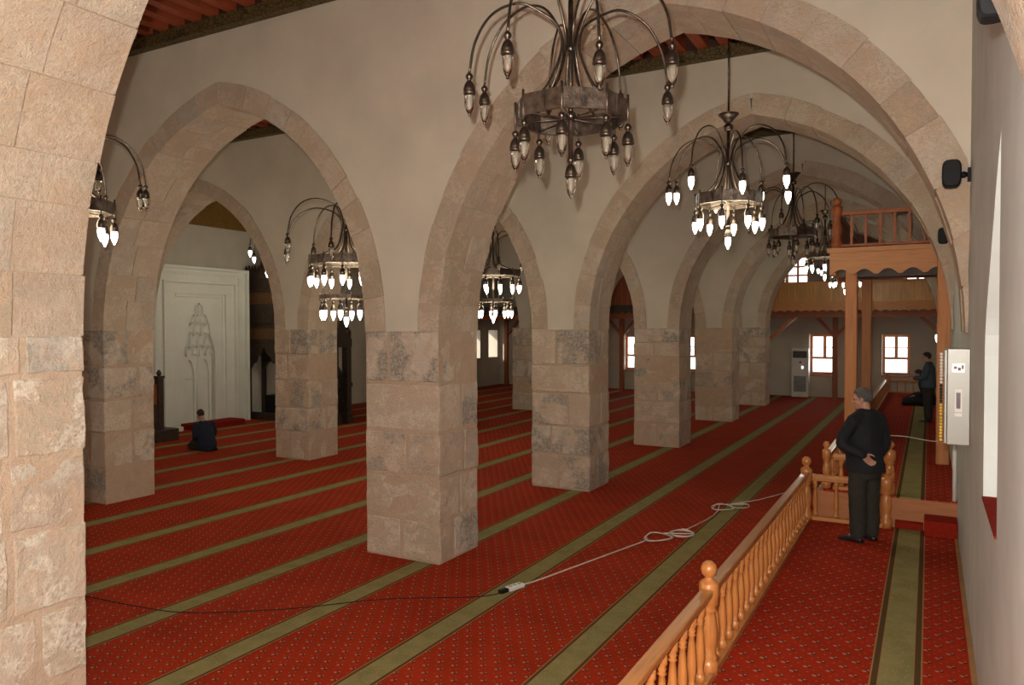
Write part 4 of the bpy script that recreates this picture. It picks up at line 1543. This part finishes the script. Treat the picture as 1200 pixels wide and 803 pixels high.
def hand(mb, wrist, d, palm_n, side, curl=0.5, sc=1.0):
    """palm with five fingers; d: direction wrist->fingers, palm_n: out of the palm, side: direction of the thumb"""
    w = Vector(wrist)
    d = Vector(d).normalized()
    pn = Vector(palm_n)
    pn = (pn - d * pn.dot(d)).normalized()
    sd = Vector(side)
    sd = (sd - d * sd.dot(d) - pn * sd.dot(pn)).normalized()
    L = 0.088 * sc
    for k in range(4):
        off = (1.5 - k) * 0.0195 * sc
        mb.tube([w + sd * off * 0.65, w + d * L * 0.5 + sd * off * 0.95, w + d * L + sd * off * 1.05], [0.017 * sc, 0.0155 * sc, 0.0125 * sc], 8)
        ln = (0.068, 0.076, 0.071, 0.056)[k] * sc
        p = w + d * L * 0.97 + sd * off * 1.05
        dd = d.copy()
        pts, rs = [p], [0.0105 * sc]
        for q, fr in enumerate((0.45, 0.32, 0.26)):
            ang = curl * (0.55 + 0.35 * q)
            dd = (dd * math.cos(ang) + pn * math.sin(ang)).normalized()
            p = p + dd * ln * fr
            pts.append(p)
            rs.append((0.0098, 0.009, 0.0078)[q] * sc)
        mb.tube(pts, rs, 8)
        mb.ball(pts[-1], rs[-1], n=8, m=6)
    t0 = w + d * 0.018 * sc + sd * 0.020 * sc
    t1 = t0 + (d * 0.6 + sd * 0.75 + pn * 0.25).normalized() * 0.042 * sc
    t2 = t1 + (d * 0.85 + sd * 0.4 + pn * 0.35).normalized() * 0.032 * sc
    t3 = t2 + (d * 0.95 + sd * 0.15 + pn * 0.4).normalized() * 0.026 * sc
    mb.tube([t0, t1, t2, t3], [0.016 * sc, 0.0125 * sc, 0.0105 * sc, 0.008 * sc], 8)
    mb.ball(t3, 0.008 * sc, n=8, m=6)

def limb(mb, pts, rs, n=12):
    P = spline(pts, 5)
    m = len(pts) - 1
    rr = []
    for i in range(len(P)):
        f_ = i / (len(P) - 1) * m
        k = min(int(f_), m - 1)
        rr.append(rs[k] + (rs[k + 1] - rs[k]) * (f_ - k))
    mb.tube(P, rr, n)
    mb.ball(P[0], rr[0], n=n, m=8)
    mb.ball(P[-1], rr[-1], n=n, m=8)

def loft(mb, secs, n=20):
    """secs: (cx, cy, z, rx, ry): stacked ellipses"""
    V, F = [], []
    for (cx, cy, z, rx, ry) in secs:
        for q in range(n):
            aa = 2 * PI * q / n
            V.append((cx + rx * math.cos(aa), cy + ry * math.sin(aa), z))
    for i in range(len(secs) - 1):
        for q in range(n):
            q2 = (q + 1) % n
            F.append((i * n + q, i * n + q2, i * n + n + q2, i * n + n + q))
    F.append(tuple(reversed(range(n))))
    F.append(tuple(range((len(secs) - 1) * n, len(secs) * n)))
    mb.mesh(V, F, True)

def hair_cap(c, rot, mat, parent, name='hair', back=0.0, lift=0.0, low=-0.02, amp=0.004, full=True):
    """a shell over the skull, open at the face"""
    c = Vector(c)
    mb = MB()
    n, m = 32, 18
    V, F = [], []
    for i in range(m + 1):
        th = PI * 0.80 * i / m
        for q in range(n):
            aa = 2 * PI * q / n
            y = math.sin(aa)
            lim = 0.80 if y < -0.25 else (0.66 if y < 0.15 else 0.66 - 0.33 * min(1, (y - 0.15) / 0.5))
            if -0.25 <= y < 0.0:
                lim = 0.80 - 0.14 * (y + 0.25) / 0.25
            t_ = th * lim / 0.80
            v = Vector((0.082 * math.sin(t_) * math.cos(aa), -0.012 + 0.102 * math.sin(t_) * math.sin(aa), 0.028 + lift + 0.098 * math.cos(t_)))
            if amp:
                v += noise.noise_vector(v * 45) * amp
            V.append(c + rot @ v)
    for i in range(m):
        for q in range(n):
            q2 = (q + 1) % n
            F.append((i * n + q, i * n + q2, i * n + n + q2, i * n + n + q))
    mb.mesh(V, F, True)
    bmesh.ops.remove_doubles(mb.bm, verts=mb.bm.verts, dist=1e-4)
    o = mb.build(name, mat, parent)
    sm = o.modifiers.new('thick', 'SOLIDIFY')
    sm.thickness = 0.012
    sm.offset = -1
    return o

def shoe(mb, heel, ang):
    r = Matrix.Rotation(ang, 3, 'Z')
    h = Vector(heel)
    secs = [(-0.045, 0.030, 0.042), (-0.02, 0.038, 0.058), (0.05, 0.042, 0.072), (0.12, 0.047, 0.050), (0.18, 0.046, 0.036), (0.215, 0.034, 0.026), (0.232, 0.012, 0.016)]
    V, F = [], []
    n = 14
    for (y, w, hh) in secs:
        for q in range(n):
            aa = 2 * PI * q / n
            V.append(h + r @ Vector((w * math.cos(aa), y, max(0.0, hh * 0.5 + hh * 0.62 * math.sin(aa)))))
    for i in range(len(secs) - 1):
        for q in range(n):
            q2 = (q + 1) % n
            F.append((i * n + q, i * n + q2, i * n + n + q2, i * n + n + q))
    F.append(tuple(reversed(range(n))))
    F.append(tuple(range((len(secs) - 1) * n, len(secs) * n)))
    mb.mesh(V, F, True)

def standing_person(label, loc, rz, scale, mats, armL, armR, head_yaw, head_pitch, hat=None, hair=None, handL=None, handR=None, belly=0.0, voxel=0.008, stance=0.10, foot=(0.10, -0.20), shirt=None):
    """local frame: feet on z=0, faces +Y; about 1.70 m tall before scaling. armL/armR: shoulder, elbow, wrist"""
    t = thing('person', label, 'person', loc, rz)
    t.scale = (scale, scale, scale)
    hr_ = Matrix.Rotation(head_yaw, 3, 'Z') @ Matrix.Rotation(head_pitch, 3, 'X')
    hc = Vector((0, 0.045, 1.575))
    # body: one continuous surface
    mb = MB()
    head_shapes(mb, hc, hr_)
    limb(mb, [(0, -0.02, 1.38), (0, 0.0, 1.46), (0, 0.025, 1.54)], [0.068, 0.056, 0.056])
    loft(mb, [(0, 0, 0.80, 0.150, 0.105), (0, 0, 0.92, 0.160, 0.115 + belly * 0.5), (0, belly * 0.4, 1.05, 0.150, 0.110 + belly), (0, belly * 0.3, 1.20, 0.160, 0.115 + belly * 0.6), (0, -0.005, 1.34, 0.175, 0.105), (0, -0.012, 1.41, 0.120, 0.075), (0, -0.01, 1.44, 0.06, 0.055)])
    for s in (-1, 1):
        limb(mb, [(s * 0.085, 0, 0.86), (s * (stance * 0.95), 0.012, 0.47), (s * stance, -0.012, 0.09)], [0.088, 0.056, 0.040])
        limb(mb, [(s * stance, -0.015, 0.07), (s * stance, 0.10, 0.035)], [0.036, 0.030])
    for arm, hd, s in ((armL, handL, -1), (armR, handR, 1)):
        limb(mb, arm, [0.052, 0.042, 0.029])
        hand(mb, arm[2], *hd)
    b = bake(mb, 'body', mats['skin'], t, min(voxel, 0.0065), 3)
    eyes(hc, hr_, t)
    # jacket
    mb = MB()
    loft(mb, [(0, -0.005, mats.get('hem', 0.74), 0.218, 0.160 + belly), (0, 0, 0.86, 0.198, 0.148 + belly), (0, belly * 0.4, 1.02, 0.192, 0.142 + belly), (0, belly * 0.3, 1.18, 0.200, 0.142 + belly * 0.6), (0, -0.008, 1.30, 0.200, 0.132), (0, -0.012, 1.375, 0.150, 0.105), (0, -0.012, 1.43, 0.100, 0.085), (0, -0.008, 1.470, 0.074, 0.074)])
    for arm, s in ((armL, -1), (armR, 1)):
        e = Vector(arm[2])
        w = Vector(arm[1]) + (e - Vector(arm[1])) * 0.94
        sh = Vector(arm[0])
        limb(mb, [sh, arm[1], w], [0.072, 0.064, 0.050])
        limb(mb, [(s * 0.06, -0.012, 1.415), sh + Vector((s * 0.01, 0, 0.0))], [0.062, 0.072])
    bake(mb, 'jacket', mats['jacket'], t, 0.011, 8, 0.007)
    # trousers
    mb = MB()
    loft(mb, [(0, 0, 0.70, 0.168, 0.135), (0, -0.005, 0.82, 0.180, 0.140), (0, 0, 0.95, 0.172, 0.130 + belly * 0.5), (0, 0, 1.04, 0.155, 0.120 + belly * 0.5)])
    for s in (-1, 1):
        limb(mb, [(s * 0.088, 0, 0.82), (s * (stance * 0.97), 0.008, 0.47), (s * (stance * 1.02), -0.005, 0.10)], [0.112, 0.092, 0.082])
    bake(mb, 'trousers', mats['trousers'], t, 0.011, 6, 0.006)
    for s, an in ((-1, foot[0]), (1, foot[1])):
        mb = MB()
        shoe(mb, (s * stance * 1.02, -0.02, 0.0), an)
        mb.build('shoe', m_shoe, t)
    if hair is not None:
        hair_cap(hc, hr_, hair, t)
    if hat is not None:
        hair_cap(hc, hr_, hat, t, 'knit_cap', lift=0.004, amp=0.0)
    return t

# man in black on the near platform, seen from behind, left hand on his back
standing_person('man in black jacket standing on the near platform with a hand behind his back', (-0.60, 9.06, 0.56), rad(50), 0.985,
                dict(skin=m_skin, jacket=m_jacket, trousers=m_trouser, hem=0.78),
                [(-0.180, -0.015, 1.345), (-0.335, 0.00, 1.11), (-0.215, -0.185, 0.995)],
                [(0.180, -0.015, 1.345), (0.270, -0.02, 1.09), (0.240, 0.07, 0.87)],
                rad(34), rad(-12), hair=m_hair,
                handL=((0.55, -0.12, -0.55), (0.1, -1.0, 0.0), (0.3, -0.2, 1.0), 0.5),
                handR=((-0.05, 0.12, -1.0), (-1.0, 0, 0), (0, 1, 0), 0.4), belly=0.045, foot=(0.35, 0.1))
# man in teal, hands raised in prayer
standing_person('man in teal sweater and dark cap standing with hands raised in prayer', (0.00, 18.02, 0.90), rad(84), 0.855,
                dict(skin=m_skin, jacket=m_teal, trousers=m_trouser, hem=0.84),
                [(-0.195, 0.0, 1.37), (-0.235, 0.07, 1.10), (-0.085, 0.30, 1.06)],
                [(0.195, 0.0, 1.37), (0.235, 0.07, 1.10), (0.085, 0.30, 1.06)],
                rad(4), rad(-14), hat=m_hair_b,
                handL=((0.15, 0.85, 0.45), (0.1, -0.45, 1.0), (-1, 0, 0), 0.35),
                handR=((-0.15, 0.85, 0.45), (-0.1, -0.45, 1.0), (1, 0, 0), 0.35), belly=0.02, voxel=0.008)

def kneeling_person(label, loc, rz, scale, coat, hair, lean=0.0, head_pitch=-0.35, robe=False):
    """sits on the heels, hands on the thighs; faces local +Y"""
    t = thing('person', label, 'person', loc, rz)
    t.scale = (scale, scale, scale)
    hc = Vector((0, 0.13 + lean, 0.83))
    hr_ = Matrix.Rotation(head_pitch, 3, 'X')
    mb = MB()
    head_shapes(mb, hc, hr_)
    limb(mb, [(0, 0.02 + lean * 0.8, 0.64), (0, 0.06 + lean, 0.72), (0, 0.10 + lean, 0.79)], [0.066, 0.055, 0.054])
    loft(mb, [(0, -0.10, 0.14, 0.16, 0.13), (0, -0.09, 0.28, 0.15, 0.115), (0, -0.05, 0.44, 0.155, 0.115), (0, 0.0 + lean * 0.6, 0.58, 0.172, 0.105), (0, 0.02 + lean * 0.8, 0.66, 0.10, 0.07)])
    for s in (-1, 1):
        limb(mb, [(s * 0.09, -0.08, 0.20), (s * 0.12, 0.18, 0.19), (s * 0.14, 0.36, 0.10)], [0.09, 0.075, 0.058])
        limb(mb, [(s * 0.14, 0.34, 0.065), (s * 0.12, 0.08, 0.055), (s * 0.10, -0.16, 0.05), (s * 0.10, -0.30, 0.035)], [0.055, 0.052, 0.038, 0.028])
        arm = [(s * 0.20, 0.0 + lean * 0.8, 0.60), (s * 0.245, -0.02, 0.36), (s * 0.15, 0.17, 0.27)]
        limb(mb, arm, [0.050, 0.040, 0.028])
        hand(mb, arm[2], (-s * 0.1, 1.0, -0.15), (0, 0, -1), (-s, 0, 0), 0.25)
    bake(mb, 'body', m_skin, t, 0.0075, 3)
    eyes(hc, hr_, t)
    mb = MB()
    loft(mb, [(0, -0.10, 0.03, 0.225, 0.205), (0, -0.11, 0.14, 0.235, 0.205), (0, -0.09, 0.28, 0.21, 0.165), (0, -0.05, 0.42, 0.20, 0.150), (0, 0.0 + lean * 0.6, 0.55, 0.212, 0.135), (0, 0.015 + lean * 0.8, 0.625, 0.17, 0.105), (0, 0.03 + lean * 0.9, 0.69, 0.085, 0.078)])
    for s in (-1, 1):
        limb(mb, [(s * 0.20, 0.0 + lean * 0.8, 0.60), (s * 0.245, -0.02, 0.36), (s * 0.16, 0.155, 0.275)], [0.078, 0.066, 0.048])
    if robe:
        limb(mb, [(0, -0.05, 0.20), (0, 0.20, 0.17), (0, 0.42, 0.10)], [0.20, 0.17, 0.10])
        for s in (-1, 1):
            limb(mb, [(s * 0.14, -0.05, 0.15), (s * 0.17, 0.20, 0.13), (s * 0.17, 0.44, 0.075)], [0.15, 0.12, 0.075])
    bake(mb, 'coat', coat, t, 0.012, 8, 0.006)
    mb = MB()
    for s in (-1, 1):
        limb(mb, [(s * 0.10, -0.08, 0.17), (s * 0.13, 0.18, 0.165), (s * 0.145, 0.36, 0.085)], [0.115, 0.095, 0.072])
        limb(mb, [(s * 0.145, 0.34, 0.075), (s * 0.12, 0.05, 0.075), (s * 0.10, -0.22, 0.07)], [0.072, 0.07, 0.056])
    bake(mb, 'trousers', m_trouser, t, 0.012, 6, 0.004)
    hair_cap(hc, hr_, hair, t)
    for s in (-1, 1):
        mb = MB()
        mb.ball((s * 0.10, -0.31, 0.04), 0.04, 0.075, 0.036)
        mb.build('sock', m_black, t)
    return t
kneeling_person('man in dark coat kneeling on the red carpet in front of the mihrab', (-14.98, 12.12, 0), rad(82), 1.0, m_navy, m_hair_b, 0.02, -0.45)
kneeling_person('person in black kneeling on the upper platform behind the man in teal', (-0.10, 21.6, 0.90), rad(86), 0.95, m_jacket, m_hair_b, 0.0, -0.4, True)

# ------------------------------------------------------------------ light
def point(name, loc, w, c, r=0.3):
    l = bpy.data.lights.new(name, 'POINT')
    l.energy = w
    l.color = c
    l.shadow_soft_size = r
    o = bpy.data.objects.new(name, l)
    COL.objects.link(o)
    o.location = loc
    return o
point('camera_flash', (-0.10, -0.02, 3.09), 1250, (1.0, 0.95, 0.865), 0.03)
warm = (1.0, 0.91, 0.66)
for i, (x, y, z, w) in enumerate(((-2.40, 10.35, 4.35, 110), (-2.36, 20.95, 4.3, 60), (-2.36, 26.3, 4.2, 60), (-8.93, 5.4, 4.1, 110), (-9.05, 10.35, 3.7, 130), (-8.98, 15.4, 3.75, 130), (-8.6, 21.0, 4.2, 60), (-15.45, 15.4, 4.4, 150), (-15.45, 9.0, 4.6, 90), (-15.4, 26.0, 4.0, 70), (-8.9, 26.5, 4.0, 50))):
    point('chandelier_and_fill', (x, y, z), w * 0.72, warm, 0.45)  # room fill at the chandeliers
# daylight through the far windows
for (a_, b_, c_, d_) in FW + FU:
    l = bpy.data.lights.new('window_daylight', 'AREA')
    l.shape = 'RECTANGLE'
    l.size = b_ - a_
    l.size_y = d_ - c_
    l.energy = 22
    l.color = (1.0, 0.97, 0.92)
    o = bpy.data.objects.new('window_daylight', l)
    COL.objects.link(o)
    o.location = ((a_ + b_) / 2, YF + 0.48, (c_ + d_) / 2)
    o.rotation_euler = (rad(-90), 0, 0)
sun = bpy.data.lights.new('sun', 'SUN')
sun.energy = 6.0
sun.angle = rad(0.5)
sun.color = (1.0, 0.92, 0.8)
so = bpy.data.objects.new('sun', sun)
COL.objects.link(so)
so.rotation_euler = Vector((0.55, 0.62, -0.42)).to_track_quat('-Z', 'Y').to_euler()

w = bpy.data.worlds.new('sky')
scn.world = w
w.use_nodes = True
bg = w.node_tree.nodes.get('Background') or w.node_tree.nodes.new('ShaderNodeBackground')
bg.inputs[0].default_value = (1.0, 0.99, 0.96, 1)
bg.inputs[1].default_value = 2.2

# ------------------------------------------------------------------ camera
f_px, yaw, pitch, roll = 887.42, 0.50336813, -0.02138185, 0.00181539
cam = bpy.data.cameras.new('camera')
cam.sensor_fit = 'HORIZONTAL'
cam.sensor_width = 36.0
cam.lens = 36.0 * f_px / 1200.0
cam.clip_start = 0.05
cam.clip_end = 200
co = bpy.data.objects.new('camera', cam)
COL.objects.link(co)
co.location = (0, 0, CAMZ)
Rw = Matrix.Rotation(yaw, 3, 'Z') @ Matrix.Rotation(pitch, 3, 'X')
B = Rw @ Matrix(((1, 0, 0), (0, 0, -1), (0, 1, 0)))
# camera axes: right, up, back in world
B = B @ Matrix.Rotation(-roll, 3, 'Z')
co.rotation_euler = B.to_euler()
scn.camera = co
scn.view_settings.view_transform = 'Standard'
scn.view_settings.look = 'None'
scn.view_settings.exposure = 0.0
